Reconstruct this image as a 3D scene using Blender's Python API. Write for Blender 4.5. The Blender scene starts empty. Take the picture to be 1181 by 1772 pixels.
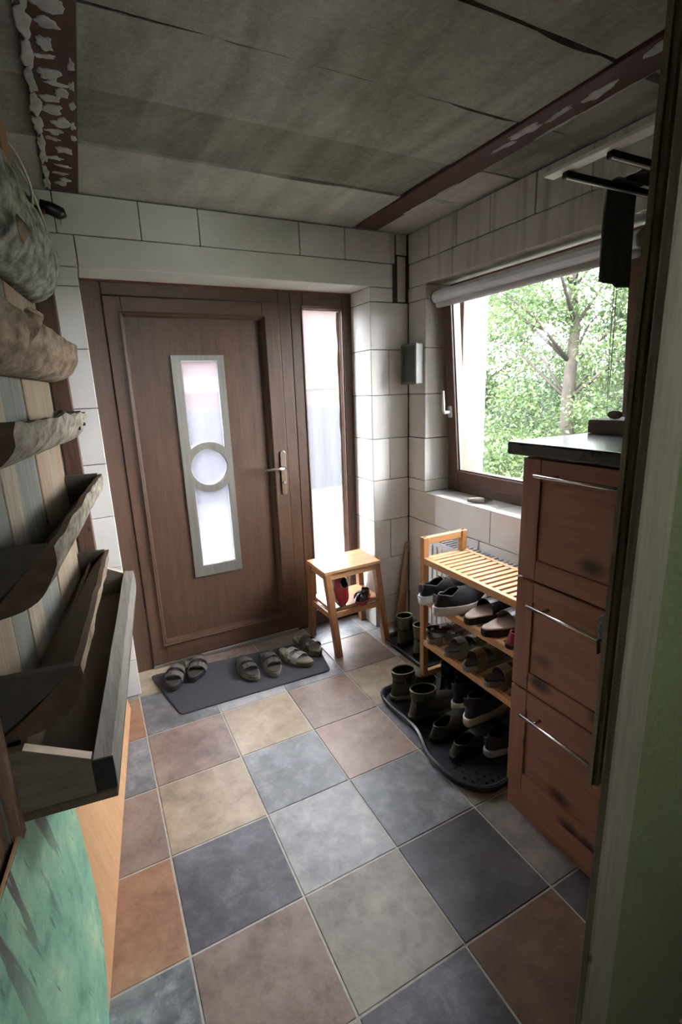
import bpy, math, random
from mathutils import Vector, Matrix, noise
R_ = random.Random(7)
PI = math.pi
# ------------------------------------------------------------------ camera
SC = bpy.context.scene
COL = SC.collection
T = 1/3.0
CAM = Vector((-0.04924, -2.09781, 1.47451))
cd = bpy.data.cameras.new('camera'); cam = bpy.data.objects.new('camera', cd); COL.objects.link(cam)
cd.sensor_fit = 'HORIZONTAL'; cd.sensor_width = 36; cd.lens = 850.58*36/1181; cd.clip_start = 0.02; cd.clip_end = 300
right = Vector((0.8879, -0.4586, -0.0358)); down = Vector((-0.1424, -0.2001, -0.9694)); fwd = Vector((0.4374, 0.8658, -0.2430))
fwd.normalize(); right = (right-fwd*right.dot(fwd)).normalized(); up = right.cross(fwd)
m = Matrix((right, up, -fwd)).transposed().to_4x4(); m.translation = CAM
cam.matrix_world = m
SC.camera = cam
# ------------------------------------------------------------------ world (overcast sky)
W = bpy.data.worlds.new('overcast_sky'); SC.world = W; W.use_nodes = True
nt = W.node_tree; bg = nt.nodes['Background']
tc = nt.nodes.new('ShaderNodeTexCoord'); nz = nt.nodes.new('ShaderNodeTexNoise'); nz.inputs['Scale'].default_value = 1.6; nz.inputs['Detail'].default_value = 4
cr = nt.nodes.new('ShaderNodeValToRGB'); cr.color_ramp.elements[0].color = (0.80, 0.86, 0.95, 1); cr.color_ramp.elements[1].color = (1.0, 1.0, 1.0, 1)
nt.links.new(tc.outputs['Generated'], nz.inputs['Vector']); nt.links.new(nz.outputs['Fac'], cr.inputs['Fac']); nt.links.new(cr.outputs['Color'], bg.inputs['Color'])
bg.inputs['Strength'].default_value = 1.0
SC.view_settings.view_transform = 'Standard'; SC.view_settings.look = 'None'; SC.view_settings.gamma = 1
SC.view_settings.use_curve_mapping = False
SC.view_settings.exposure = 5.55

# ------------------------------------------------------------------ materials
def srgb(c):
    if isinstance(c, str): c = tuple(int(c[i:i+2], 16)/255 for i in (0, 2, 4))
    return tuple((x/12.92 if x <= .04045 else ((x+.055)/1.055)**2.4) for x in c)+(1,)
MC = {}
def newmat(name):
    m = bpy.data.materials.new(name); m.use_nodes = True; n = m.node_tree
    return m, n, n.nodes['Principled BSDF']
def coords(n, scale, rnd=True):
    tc = n.nodes.new('ShaderNodeTexCoord'); mp = n.nodes.new('ShaderNodeMapping'); mp.inputs['Scale'].default_value = scale
    n.links.new(tc.outputs['Object'], mp.inputs['Vector'])
    if rnd:
        oi = n.nodes.new('ShaderNodeObjectInfo'); mu = n.nodes.new('ShaderNodeMath'); mu.operation = 'MULTIPLY'; mu.inputs[1].default_value = 37.0
        n.links.new(oi.outputs['Random'], mu.inputs[0])
        cb = n.nodes.new('ShaderNodeCombineXYZ')
        for k in range(3): n.links.new(mu.outputs[0], cb.inputs[k])
        n.links.new(cb.outputs[0], mp.inputs['Location'])
    return mp.outputs[0]
def ramp(n, fac, stops):
    r = n.nodes.new('ShaderNodeValToRGB'); e = r.color_ramp.elements
    e[0].position, e[0].color = stops[0][0], stops[0][1]; e[1].position, e[1].color = stops[-1][0], stops[-1][1]
    for p, c in stops[1:-1]:
        q = e.new(p); q.color = c
    n.links.new(fac, r.inputs['Fac']); return r.outputs['Color']
def noise_n(n, vec, scale, detail=5, rough=.6, dist=0.):
    t = n.nodes.new('ShaderNodeTexNoise'); t.inputs['Scale'].default_value = scale; t.inputs['Detail'].default_value = detail
    t.inputs['Roughness'].default_value = rough; t.inputs['Distortion'].default_value = dist
    n.links.new(vec, t.inputs['Vector']); return t.outputs['Fac']
def mixc(n, fac, a, b, mode='MIX'):
    x = n.nodes.new('ShaderNodeMix'); x.data_type = 'RGBA'; x.blend_type = mode
    if hasattr(fac, 'is_linked') or hasattr(fac, 'links'): n.links.new(fac, x.inputs[0])
    else: x.inputs[0].default_value = fac
    for v, k in ((a, 6), (b, 7)):
        if isinstance(v, tuple): x.inputs[k].default_value = v
        else: n.links.new(v, x.inputs[k])
    return x.outputs[2]
def bump(n, b, h, strength, dist=.01):
    k = n.nodes.new('ShaderNodeBump'); k.inputs['Strength'].default_value = strength; k.inputs['Distance'].default_value = dist
    n.links.new(h, k.inputs['Height']); n.links.new(k.outputs[0], b.inputs['Normal'])
def plain(name, c, rough=.6, metal=0., c2=None, scale=20, bmp=0., stretch=(1, 1, 1), spec=.5, coat=0., detail=5, lo=.3, hi=.7):
    if name in MC: return MC[name]
    m, n, b = newmat(name); b.inputs['Roughness'].default_value = rough; b.inputs['Metallic'].default_value = metal
    b.inputs['Specular IOR Level'].default_value = spec
    if coat: b.inputs['Coat Weight'].default_value = coat; b.inputs['Coat Roughness'].default_value = .1
    v = coords(n, stretch); f = noise_n(n, v, scale, detail)
    a = srgb(c); d = srgb(c2) if c2 else tuple(x*.8 for x in a[:3])+(1,)
    n.links.new(ramp(n, f, [(lo, d), (hi, a)]), b.inputs['Base Color'])
    if bmp: bump(n, b, f, bmp)
    MC[name] = m; return m
def wood(name, c, c2, axis=2, scale=14, rough=.55, bmp=.25, knots=None, kc='3a2013', ks=3.5, coat=0., ratio=.07):
    if name in MC: return MC[name]
    m, n, b = newmat(name); b.inputs['Roughness'].default_value = rough
    if coat: b.inputs['Coat Weight'].default_value = coat; b.inputs['Coat Roughness'].default_value = .25
    st = [1, 1, 1]; st[axis] = ratio
    v = coords(n, tuple(st)); f = noise_n(n, v, scale, 8, .65, .6)
    col = ramp(n, f, [(.32, srgb(c2)), (.68, srgb(c))])
    f2 = noise_n(n, v, scale*5, 3, .6)
    col = mixc(n, .35, col, ramp(n, f2, [(.35, srgb(c2)), (.6, srgb(c))]))
    if knots:
        st2 = [1, 1, 1]; st2[axis] = .6
        v2 = coords(n, tuple(st2)); vo = n.nodes.new('ShaderNodeTexVoronoi'); vo.inputs['Scale'].default_value = ks; n.links.new(v2, vo.inputs['Vector'])
        k = ramp(n, vo.outputs['Distance'], [(knots*.35, (1, 1, 1, 1)), (knots, (0, 0, 0, 1))])
        col = mixc(n, k, col, srgb(kc))
    n.links.new(col, b.inputs['Base Color'])
    if bmp: bump(n, b, f2, bmp, .004)
    MC[name] = m; return m
def tile_mat(name, a, c, d, vein=None):
    if name in MC: return MC[name]
    m, n, b = newmat(name); b.inputs['Roughness'].default_value = .34
    v = coords(n, (1, 1, 1)); f = noise_n(n, v, 5.0, 8, .62, .35); g = noise_n(n, v, 14, 10, .72, .35)
    col = ramp(n, f, [(.3, srgb(d)), (.5, srgb(a)), (.68, srgb(c))])
    dk = tuple(x*.6 for x in srgb(d)[:3])+(1,)
    col = mixc(n, .42, col, ramp(n, g, [(.34, dk), (.5, srgb(a)), (.66, srgb(vein or c))]))
    n.links.new(col, b.inputs['Base Color'])
    r = n.nodes.new('ShaderNodeMapRange'); r.inputs[3].default_value = .28; r.inputs[4].default_value = .5; n.links.new(g, r.inputs[0]); n.links.new(r.outputs[0], b.inputs['Roughness'])
    bump(n, b, g, .3, .004); MC[name] = m; return m
def glass(name, tint=(1, 1, 1, 1), rough=0.0, frost=0.):
    if name in MC: return MC[name]
    m = bpy.data.materials.new(name); m.use_nodes = True; n = m.node_tree; n.nodes.clear()
    out = n.nodes.new('ShaderNodeOutputMaterial'); tr = n.nodes.new('ShaderNodeBsdfTransparent'); tr.inputs[0].default_value = tint
    gl = n.nodes.new('ShaderNodeBsdfGlossy'); gl.inputs['Roughness'].default_value = .03
    fr = n.nodes.new('ShaderNodeFresnel'); fr.inputs[0].default_value = 1.25
    mx = n.nodes.new('ShaderNodeMixShader'); n.links.new(fr.outputs[0], mx.inputs[0]); n.links.new(tr.outputs[0], mx.inputs[1]); n.links.new(gl.outputs[0], mx.inputs[2])
    n.links.new(mx.outputs[0], out.inputs[0]); MC[name] = m; return m
def frosted(name, rough, tint=(.97, .98, 1, 1), ior=1.12, wav=0., axis_scale=(1, 1, 1), sc=60, trans=.15):
    if name in MC: return MC[name]
    m = bpy.data.materials.new(name); m.use_nodes = True; n = m.node_tree; n.nodes.clear()
    out = n.nodes.new('ShaderNodeOutputMaterial'); rf = n.nodes.new('ShaderNodeBsdfRefraction'); rf.inputs['Roughness'].default_value = rough
    rf.inputs['IOR'].default_value = ior; rf.inputs[0].default_value = tint
    tl = n.nodes.new('ShaderNodeBsdfTranslucent'); tl.inputs[0].default_value = tint
    mx = n.nodes.new('ShaderNodeMixShader'); mx.inputs[0].default_value = trans
    n.links.new(rf.outputs[0], mx.inputs[1]); n.links.new(tl.outputs[0], mx.inputs[2])
    if wav:
        v = coords(n, axis_scale, False); f = noise_n(n, v, sc, 3)
        k = n.nodes.new('ShaderNodeBump'); k.inputs['Strength'].default_value = wav; k.inputs['Distance'].default_value = .01
        n.links.new(f, k.inputs['Height']); n.links.new(k.outputs[0], rf.inputs['Normal'])
    n.links.new(mx.outputs[0], out.inputs[0]); MC[name] = m; return m
def metal(name, c, rough=.3):
    return plain(name, c, rough, 1.0, bmp=0.02, scale=60, stretch=(1, .05, 1))

def block_mat():
    m, n, b = newmat('aerated_block'); b.inputs['Roughness'].default_value = .92
    g = n.nodes.new('ShaderNodeNewGeometry'); f = noise_n(n, g.outputs['Position'], 3.2, 6); f2 = noise_n(n, g.outputs['Position'], 90, 3)
    oi = n.nodes.new('ShaderNodeObjectInfo')
    base = ramp(n, oi.outputs['Random'], [(0, srgb('d8d6d2')), (1, srgb('e3e1dd'))])
    col = mixc(n, .35, base, ramp(n, f, [(.35, srgb('bcb9b3')), (.6, srgb('e6e4e0'))]))
    # damp streaks high up near the ceiling corner, running down
    mp = n.nodes.new('ShaderNodeMapping'); mp.inputs['Scale'].default_value = (9, 9, .55); n.links.new(g.outputs['Position'], mp.inputs[0])
    st = noise_n(n, mp.outputs[0], 1.6, 5, .6)
    sx = n.nodes.new('ShaderNodeSeparateXYZ'); n.links.new(g.outputs['Position'], sx.inputs[0])
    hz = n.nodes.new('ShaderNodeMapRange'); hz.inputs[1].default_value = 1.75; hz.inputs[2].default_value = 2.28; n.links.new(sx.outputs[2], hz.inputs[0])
    hx = n.nodes.new('ShaderNodeMapRange'); hx.inputs[1].default_value = 1.35; hx.inputs[2].default_value = 1.62; n.links.new(sx.outputs[0], hx.inputs[0])
    mu = n.nodes.new('ShaderNodeMath'); mu.operation = 'MULTIPLY'; n.links.new(hz.outputs[0], mu.inputs[0]); n.links.new(hx.outputs[0], mu.inputs[1])
    k = ramp(n, st, [(.50, (0, 0, 0, 1)), (.72, (.75, .75, .75, 1))])
    mu2 = n.nodes.new('ShaderNodeMath'); mu2.operation = 'MULTIPLY'; n.links.new(k, mu2.inputs[0]); n.links.new(mu.outputs[0], mu2.inputs[1])
    col = mixc(n, mu2.outputs[0], col, srgb('3b3a30'))
    # upper courses turn greyer towards the ceiling
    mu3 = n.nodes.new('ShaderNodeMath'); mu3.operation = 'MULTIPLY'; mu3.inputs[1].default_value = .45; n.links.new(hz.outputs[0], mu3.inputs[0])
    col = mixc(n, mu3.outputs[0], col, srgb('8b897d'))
    n.links.new(col, b.inputs['Base Color']); bump(n, b, f2, .2, .003); MC['block'] = m; return m
def concrete(name, a, c, d):
    m, n, b = newmat(name); b.inputs['Roughness'].default_value = .9
    g = n.nodes.new('ShaderNodeNewGeometry'); f = noise_n(n, g.outputs['Position'], 2.6, 7, .6, .3); f2 = noise_n(n, g.outputs['Position'], 55, 6, .75, .6)
    mp = n.nodes.new('ShaderNodeMapping'); mp.inputs['Scale'].default_value = (3.0, .6, 1); mp.inputs['Rotation'].default_value = (0, 0, .5); n.links.new(g.outputs['Position'], mp.inputs[0])
    f3 = noise_n(n, mp.outputs[0], 2.2, 5, .6, 1.0)
    col = ramp(n, f, [(.3, srgb(d)), (.5, srgb(a)), (.7, srgb(c))])
    col = mixc(n, .45, col, ramp(n, f2, [(.35, srgb(d)), (.65, srgb(c))]))
    col = mixc(n, .35, col, ramp(n, f3, [(.38, srgb(d)), (.62, srgb(c))]))
    n.links.new(col, b.inputs['Base Color']); bump(n, b, f2, .9, .01); MC[name] = m; return m
BLK = block_mat()
CON = [concrete('concrete_slab_mid', '98968b', 'bab7ac', '6d6b60'), concrete('concrete_slab_dark', '838175', 'a3a093', '5c5a4e'), concrete('concrete_slab_light', 'adaba0', 'c8c5ba', '898780')]
DOORW = wood('door_walnut', '5f4636', '413026', 2, 26, .42, .12, ratio=.1)
DOORH = wood('door_walnut_across', '5f4636', '413026', 0, 26, .42, .12, ratio=.1)
WINV = wood('window_oak', '654430', '472d1e', 2, 20, .4, .1)
WINH = wood('window_oak_across', '654430', '472d1e', 1, 20, .4, .1)
STEEL = plain('brushed_steel', '96938c', .38, .6, c2='85827b', bmp=.02, scale=60, stretch=(1, 1, .05))
CHROME = metal('satin_chrome', 'c9c6be', .25)
WHITEP = plain('white_plastic', 'dcdcda', .35, c2='cfcfcd')
BLACKM = plain('black_metal', '1a1a19', .4, c2='101010')
BEECH = [wood('bamboo_x', 'cfa06f', 'b98556', 0, 22, .4, .08, coat=.15), wood('bamboo_y', 'cfa06f', 'b98556', 1, 22, .4, .08, coat=.15), wood('bamboo_z', 'c3915f', 'a87648', 2, 22, .4, .08, coat=.15)]
STOOLW = [wood('stool_wood_x', 'cda175', 'b08158', 0, 16, .38, .06, coat=.25), wood('stool_wood_y', 'b98a5e', '966945', 1, 16, .38, .06, coat=.25), wood('stool_wood_z', 'a87a52', '845837', 2, 16, .42, .06, coat=.2)]
PINEH = wood('knotty_pine_across', 'aa7660', '885847', 1, 12, .5, .1, knots=.24, ks=7, kc='3a2118')
PINEV = wood('knotty_pine', 'aa7660', '885847', 2, 12, .5, .1, knots=.13, ks=6, kc='3a2118')
OLDW = wood('weathered_timber', 'a39a84', '6b6250', 2, 30, .8, .6)
OLDB = wood('aged_brown_timber', '836650', '554235', 2, 30, .8, .5)
BARK = plain('bark_grey', 'b5ab9b', .9, c2='6a6053', scale=26, bmp=1., detail=10, stretch=(1, .5, 1), lo=.36, hi=.66)
BARKB = plain('bark_tan', 'a5927d', .9, c2='64523f', scale=24, bmp=1., detail=10, stretch=(1, .4, 1), lo=.36, hi=.66)
BARKW = plain('bark_pale', 'aeb0a6', .9, c2='55564d', scale=26, bmp=1., detail=10, stretch=(1, .6, 1), lo=.36, hi=.64)
INNER = wood('split_wood_inside', '5d4632', '3d2d20', 1, 18, .85, .4)
ENDG = plain('dark_end_grain', '503d2a', .9, c2='35281c', scale=30, bmp=.3)
PALEW = wood('pale_sawn_edge', 'b9a187', '8d765c', 1, 25, .75, .3)
PLUG = plain('dark_plug_board', '433d33', .9, c2='332e26', scale=22, bmp=.2)
GREYP = wood('grey_plank', '8c857b', '6a635a', 1, 22, .8, .4)

# ------------------------------------------------------------------ mesh helpers
class MB:
    def __init__(s): s.v = []; s.f = []
    def add(s, vs, fs):
        o = len(s.v); s.v += [tuple(p) for p in vs]; s.f += [tuple(i+o for i in f) for f in fs]; return s
    def box(s, x0, x1, y0, y1, z0, z1):
        x0, x1 = sorted((x0, x1)); y0, y1 = sorted((y0, y1)); z0, z1 = sorted((z0, z1))
        return s.add([(x, y, z) for z in (z0, z1) for x, y in ((x0, y0), (x1, y0), (x1, y1), (x0, y1))],
                     [(3, 2, 1, 0), (4, 5, 6, 7), (0, 1, 5, 4), (1, 2, 6, 5), (2, 3, 7, 6), (3, 0, 4, 7)])
    def hexa(s, b, t):      # bottom 4 pts, top 4 pts
        return s.add(list(b)+list(t), [(3, 2, 1, 0), (4, 5, 6, 7), (0, 1, 5, 4), (1, 2, 6, 5), (2, 3, 7, 6), (3, 0, 4, 7)])
    def bar(s, a, b, w, h, upv=(0, 0, 1)):
        a = Vector(a); b = Vector(b); d = (b-a).normalized(); u = Vector(upv)
        if abs(d.dot(u)) > .98: u = Vector((0, 1, 0))
        x = d.cross(u).normalized(); y = x.cross(d).normalized()
        q = [(-1, -1), (1, -1), (1, 1), (-1, 1)]
        return s.hexa([a+x*w/2*i+y*h/2*j for i, j in q], [b+x*w/2*i+y*h/2*j for i, j in q])
    def loft(s, rings, caps=True, closed=True):
        n = len(rings[0]); fs = []
        for k in range(len(rings)-1):
            for i in range(n if closed else n-1):
                j = (i+1) % n; fs.append((k*n+i, k*n+j, (k+1)*n+j, (k+1)*n+i))
        if caps and closed:
            fs.append(tuple(range(n-1, -1, -1))); fs.append(tuple((len(rings)-1)*n+i for i in range(n)))
        return s.add([p for r in rings for p in r], fs)
    def tube(s, pts, r, n=8, caps=True):
        pts = [Vector(p) for p in pts]; rings = []; u = None
        for i, p in enumerate(pts):
            d = (pts[min(i+1, len(pts)-1)]-pts[max(i-1, 0)]).normalized()
            if u is None: u = d.orthogonal().normalized()
            else: u = (u-d*u.dot(d)).normalized()
            w = d.cross(u); rr = r[i] if isinstance(r, (list, tuple)) else r
            rings.append([p+u*rr*math.cos(2*PI*k/n)+w*rr*math.sin(2*PI*k/n) for k in range(n)])
        return s.loft(rings, caps)
    def prism(s, poly, fn, a, b):       # poly of 2d points, fn(p,t)->3d
        return s.loft([[fn(p, a) for p in poly], [fn(p, b) for p in poly]])
    def plate_hole(s, outer, holes, fn, a, b): raise NotImplementedError
    def tf(s, fn): s.v = [tuple(fn(Vector(p))) for p in s.v]; return s
def tag(o, label=None, cat=None, group=None, kind=None):
    if label: o['label'] = label
    if cat: o['category'] = cat
    if group: o['group'] = group
    if kind: o['kind'] = kind
    return o
def empty(name, loc=(0, 0, 0), label=None, cat=None, group=None, kind=None, rz=0., rot=None):
    o = bpy.data.objects.new(name, None); COL.objects.link(o); o.location = loc; o.empty_display_size = .05
    o.rotation_euler = rot or (0, 0, rz)
    return tag(o, label, cat, group, kind)
BASE = {}
def obj(name, mb, mat, parent=None, local=False, smooth=False, bevel=0., label=None, kind=None, seg=1):
    me = bpy.data.meshes.new(name); me.from_pydata(mb.v, [], mb.f); me.update()
    me.materials.append(mat)
    o = bpy.data.objects.new(name, me); COL.objects.link(o)
    if smooth:
        for p in me.polygons: p.use_smooth = True
    if bevel:
        b = o.modifiers.new('bevel', 'BEVEL'); b.width = bevel; b.segments = seg; b.limit_method = 'ANGLE'; b.angle_limit = .6
    if parent:
        o.parent = parent
        if parent.type == 'EMPTY' and not local: o.location = -parent.location
    if label: o['label'] = label
    if kind: o['kind'] = kind
    return o
def B(x0, x1, y0, y1, z0, z1): return MB().box(x0, x1, y0, y1, z0, z1)

# left wall frame of reference: s along the wall, w out of it
D = Vector((.121, 1, 0)).normalized(); N = Vector((D.y, -D.x, 0)); O = Vector((-.04, .31, 0))
def L(s_, w, z): return O+D*s_+N*w+Vector((0, 0, z))
def LB(s0, s1, w0, w1, z0, z1):
    return MB().hexa([L(s0, w0, z0), L(s0, w1, z0), L(s1, w1, z0), L(s1, w0, z0)], [L(s0, w0, z1), L(s0, w1, z1), L(s1, w1, z1), L(s1, w0, z1)])

XR, YB, H = 1.66, .354, 2.278
YF, FZ = .573, 2.0
# ------------------------------------------------------------------ floor
fl = empty('floor', (0, 0, 0), kind='structure')
obj('grout', B(-.75, 2.0, -3.2, .75, -.06, -.0025), plain('grout_pale', 'bab4aa', .8, c2='a09a92', scale=40), fl)
TM = {'g': tile_mat('tile_slate_grey', '6a6a6c', '8d8d90', '525154', '9e9fa3'),
      'b': tile_mat('tile_blue_grey', '757679', '97989d', '5f5d62', 'aaabb0'),
      'l': tile_mat('tile_light_grey', '939292', 'a8a6a4', '7c7a7c', 'bab8b5'),
      'm': tile_mat('tile_mauve_brown', '867369', 'a08d82', '65544e'),
      't': tile_mat('tile_tan', 'a2917c', 'b9a994', '817365'),
      'p': tile_mat('tile_pink_tan', '9b8274', 'b19b8d', '866c60'),
      'o': tile_mat('tile_rust_orange', '97705a', 'b18e74', '785848'),
      'd': tile_mat('tile_dark_slate', '4f4c50', '68656a', '3a383c'),
      'w': tile_mat('tile_marbled_grey', '5f6063', 'a3a6a8', '4a4a4d', 'c0c3c4'),
      'k': tile_mat('tile_brown', '6f5646', '8a6e5b', '50403a'),
      'y': tile_mat('tile_grey_tan', '857d74', 'a0968a', '66605d'),
      'e': tile_mat('tile_deep_grey', '57545a', '737177', '464449', '86848a')}
TILES = {(0, -1): 'g', (1, -1): 'l', (2, -1): 'b', (3, -1): 'm', (4, -1): 'l', (3, -2): 'b', (4, -2): 'l', (2, -2): 'y', (1, -2): 'm', (0, -2): 't',
         (0, 0): 'm', (1, 0): 't', (2, 0): 'm', (3, 0): 't', (4, 0): 'y', (-1, -1): 'o', (-1, 0): 'b', (-1, 1): 'm', (-1, 2): 'o', (-1, 3): 'w', (-1, 4): 'k',
         (0, 1): 't', (1, 1): 'b', (2, 1): 'p', (3, 1): 'g', (4, 1): 'm', (0, 2): 'e', (1, 2): 'l', (2, 2): 'b', (3, 2): 'y', (4, 2): 'g',
         (0, 3): 'm', (1, 3): 'y', (2, 3): 'd', (3, 3): 'y', (4, 3): 'p', (0, 4): 't', (1, 4): 'e', (2, 4): 'k', (3, 4): 'd', (4, 4): 'm'}
for j in range(-2, 9):
    for i in range(-2, 6):
        k = TILES.get((i, j)) or 'gmtblpyk'[(i*3+j*5) % 8]
        g = .0028; x0, x1, y0, y1 = i*T+g, (i+1)*T-g, -(j+1)*T+g, -j*T-g
        x1 = min(x1, 1.98); y1 = min(y1, .70)
        if x1-x0 < .02 or y1-y0 < .02: continue
        cx, cy = (x0+x1)/2, (y0+y1)/2
        o = obj('tile', B(x0-cx, x1-cx, y0-cy, y1-cy, -.012, 0), TM[k], fl, bevel=.0018)
        o.location = (cx, cy, R_.uniform(-.0004, .0004))
# ------------------------------------------------------------------ ceiling
ce = empty('ceiling', (0, 0, H), kind='structure')
obj('screed', B(-.9, 2.06, -3.2, .72, H+.03, H+.2), CON[1], ce)
yl = [.72, -.085, -.415, -.75, -1.08, -1.41, -1.75, -2.1, -2.45, -2.8, -3.2]
cm = [2, 1, 0, 0, 0, 1, 0, 1, 0, 1]
def ragged_slab(x0, x1, y0, y1, z, seed):
    b = MB(); n = 22; rr = random.Random(seed); lo = []; hi = []
    for k in range(n+1):
        x = x0+(x1-x0)*k/n
        j0 = abs(noise.noise((x*9, y0*7, 1)))*.010+(.008 if noise.noise((x*3.1, y0*3, 7)) > .25 else 0); j1 = abs(noise.noise((x*9, y1*7, 5)))*.006
        lo.append((x, y0+.001+j0)); hi.append((x, y1-.001-j1))
    poly = lo+hi[::-1]
    return b.loft([[(p[0], p[1], z) for p in poly], [(p[0], p[1], H+.05) for p in poly]])
for k in range(len(yl)-1):
    dz = [.0, .008, .002, .0, .004, 0, .003, 0, .002, 0][k]
    for q, (a, c) in enumerate(((-.9, -.056), (.060, 1.318), (1.457, 2.06))):
        yy0, yy1 = yl[k+1], yl[k]
        if q == 2: yy0 += .02*(k % 2); dz += .004
        obj('slab', ragged_slab(a, c, yy0, yy1, H+dz, k*3+q), CON[(cm[k]+(1 if q == 2 and k else 0)) % 3 if q else cm[k]], ce)
RUST = plain('red_lead_paint', '50291e', .6, c2='3a2119', scale=30, bmp=.1)
FOAM = plain('white_mortar_smear', 'b3b1ad', .9, c2='949290', scale=30, bmp=.4)
def blob(cx, cy, z, lx, ly, ang, seed, h=.0016):
    n = 22; b = MB(); ring = []
    for k in range(n):
        a = 2*PI*k/n; r = 1+.75*noise.noise((math.cos(a)*1.4+seed*3.1, math.sin(a)*1.4, seed))+.25*noise.noise((math.cos(a)*4+seed, math.sin(a)*4, seed*2))
        x, y = lx*math.cos(a)*r, ly*math.sin(a)*r
        ring.append((cx+x*math.cos(ang)-y*math.sin(ang), cy+x*math.sin(ang)+y*math.cos(ang)))
    b.loft([[(p[0], p[1], z+.003) for p in ring], [(cx+(p[0]-cx)*.97, cy+(p[1]-cy)*.97, z-h*.7) for p in ring], [(cx+(p[0]-cx)*.7, cy+(p[1]-cy)*.7, z-h) for p in ring]])
    return b
def steel_beam(x0, x1, label, patches):
    t = empty('steel_beam', ((x0+x1)/2, -1.2, H), label, 'beam')
    obj('bottom_flange', B(x0, x1, -3.2, .335, H-.006, H+.010), RUST, t, bevel=.002)
    obj('web', B((x0+x1)/2-.006, (x0+x1)/2+.006, -3.2, .335, H+.010, H+.16), RUST, t)
    for i, (x, y, lx, ly, a) in enumerate(patches):
        obj('mortar_patch', blob(x, y, H-.006, lx, ly, a, i+int(x0*10)), FOAM, t, smooth=True)
    return t
pL_ = []
rr = random.Random(3)
yy = .26
while yy > -1.25:
    k = rr.random()
    pL_.append((.003+rr.uniform(-.018, .018), yy, rr.uniform(.018, .032), rr.uniform(.008, .028), rr.uniform(-.4, .4)))
    yy -= rr.uniform(.035, .075)
for k in range(13):      # smears along the left edge
    pL_.append((-.046, .28-.115*k, .011+.005*rr.random(), .055, 0))
for k in range(5):
    pL_.append((.046, -.12-.1*k+rr.uniform(-.02, .02), .008, .022, 0))
steel_beam(-.056, .060, 'red-painted steel beam with many pale mortar smears, in the ceiling at the left', pL_)
steel_beam(1.325, 1.455, 'dark red steel beam running from the back corner towards the doorway at the right', [(1.385, -.62, .014, .055, .1), (1.372, -.735, .022, .06, .1), (1.385, -.85, .013, .05, -.1), (1.395, -.975, .02, .055, -.05), (1.36, -1.18, .02, .04, 0), (1.447, -.80, .006, .09, 0), (1.45, -.98, .005, .10, 0), (1.447, -.22, .008, .07, 0), (1.448, .0, .01, .06, 0), (1.449, -.1, .006, .07, 0)])
# ------------------------------------------------------------------ block walls
JZ = [0, .196, .447, .691, .938, 1.183, 1.430, 1.677, 1.926, 2.0]
def blk(parent, x0, x1, y0, y1, z0, z1, dep=0., axis=1):
    g = .0016
    if axis == 1: mb = B(x0+g, x1-g, y0+dep, y1, z0+g, z1-g)
    else: mb = B(x0+dep, x1, y0+g, y1-g, z0+g, z1-g)
    return obj('block', mb, BLK, parent, bevel=.0025)
MORT = plain('dark_open_joint', '45423b', .95, c2='2f2d28')
wb = empty('wall_back', (.8, YB, 0), kind='structure'); rb = random.Random(5)
def dd(): return rb.uniform(0, .0025)
tc_ = [-.25, -.04, .28, .529, 1.017, 1.271, 1.578]
for a, c in zip(tc_[:-1], tc_[1:]): blk(wb, a, c, YB, .72, 2.122, H-.004, dd())
tl_ = [-.25, .018, 1.560]
for a, c in zip(tl_[:-1], tl_[1:]): blk(wb, a, c, YB, .72, 2.0, 2.122, dd())
blk(wb, 1.592, 1.648, YB+.004, .72, 1.930, 2.165, 0)
blk(wb, 1.585, 1.655, YB+.002, .72, 2.170, H-.004, 0)
obj('joint_backing', B(1.56, 1.68, YB+.03, .72, 1.93, 2.27), MORT, wb)
obj('corner_backing', B(1.661, 2.04, YB+.001, .72, 0, H), MORT, wb)
for k in range(len(JZ)-1):
    blk(wb, -.25, .013, YB, .72, JZ[k], JZ[k+1], dd())
    if JZ[k] >= 1.9: blk(wb, 1.41, 1.56, YB, .72, JZ[k], JZ[k+1], dd()); continue
    if k in (2, 4, 6): blk(wb, 1.41, 1.528, YB, .72, JZ[k], JZ[k+1], dd()); blk(wb, 1.528, 1.66, YB, .72, JZ[k], JZ[k+1], dd())
    else: blk(wb, 1.41, 1.66, YB, .72, JZ[k], JZ[k+1], dd())
obj('joint_backing', MB().box(-.25, .005, YB+.012, .72, 0, 2.27).box(.005, 1.42, YB+.012, .72, 2.008, 2.27).box(1.42, 1.66, YB+.012, .72, 0, 2.27), MORT, wb)
wr = empty('wall_right', (XR, -.6, 0), kind='structure')
WY0, WY1, WZ0, WZ1 = .19, -1.0, .87, 2.0
XE = 2.04
YN = -1.56
ty = [.354, .17, -.045, -.27, -.52, -.77, -1.02, -1.3, YN]
for a, c in zip(ty[1:], ty[:-1]): blk(wr, XR, XE, a, c, 2.122, H-.004, dd(), 0)
blk(wr, XR, XE, -.02, .354, 2.0, 2.122, dd(), 0); blk(wr, XR, XE, YN, -.02, 2.0, 2.122, dd(), 0)
for k in range(len(JZ)-1):
    z0, z1 = JZ[k], JZ[k+1]
    if z0 < .87:
        zt = min(z1, .87); off = .25*(k % 2)
        ys = [.354]+([.10] if k % 2 else [])+[-.268-off*.3, -.76-off*.3, -1.25-off*.3, YN]
        ys = [y for y in ys if y >= YN]
        for a, c in zip(ys[1:], ys[:-1]): blk(wr, XR, XE, a, c, z0, zt, dd(), 0)
    if z1 > .87:
        z0 = max(z0, .87)
        if z1-z0 > .02:
            blk(wr, XR, XE, WY0, .354, z0, z1, dd(), 0); blk(wr, XR, XE, YN, WY1, z0, z1, dd(), 0)
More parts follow.
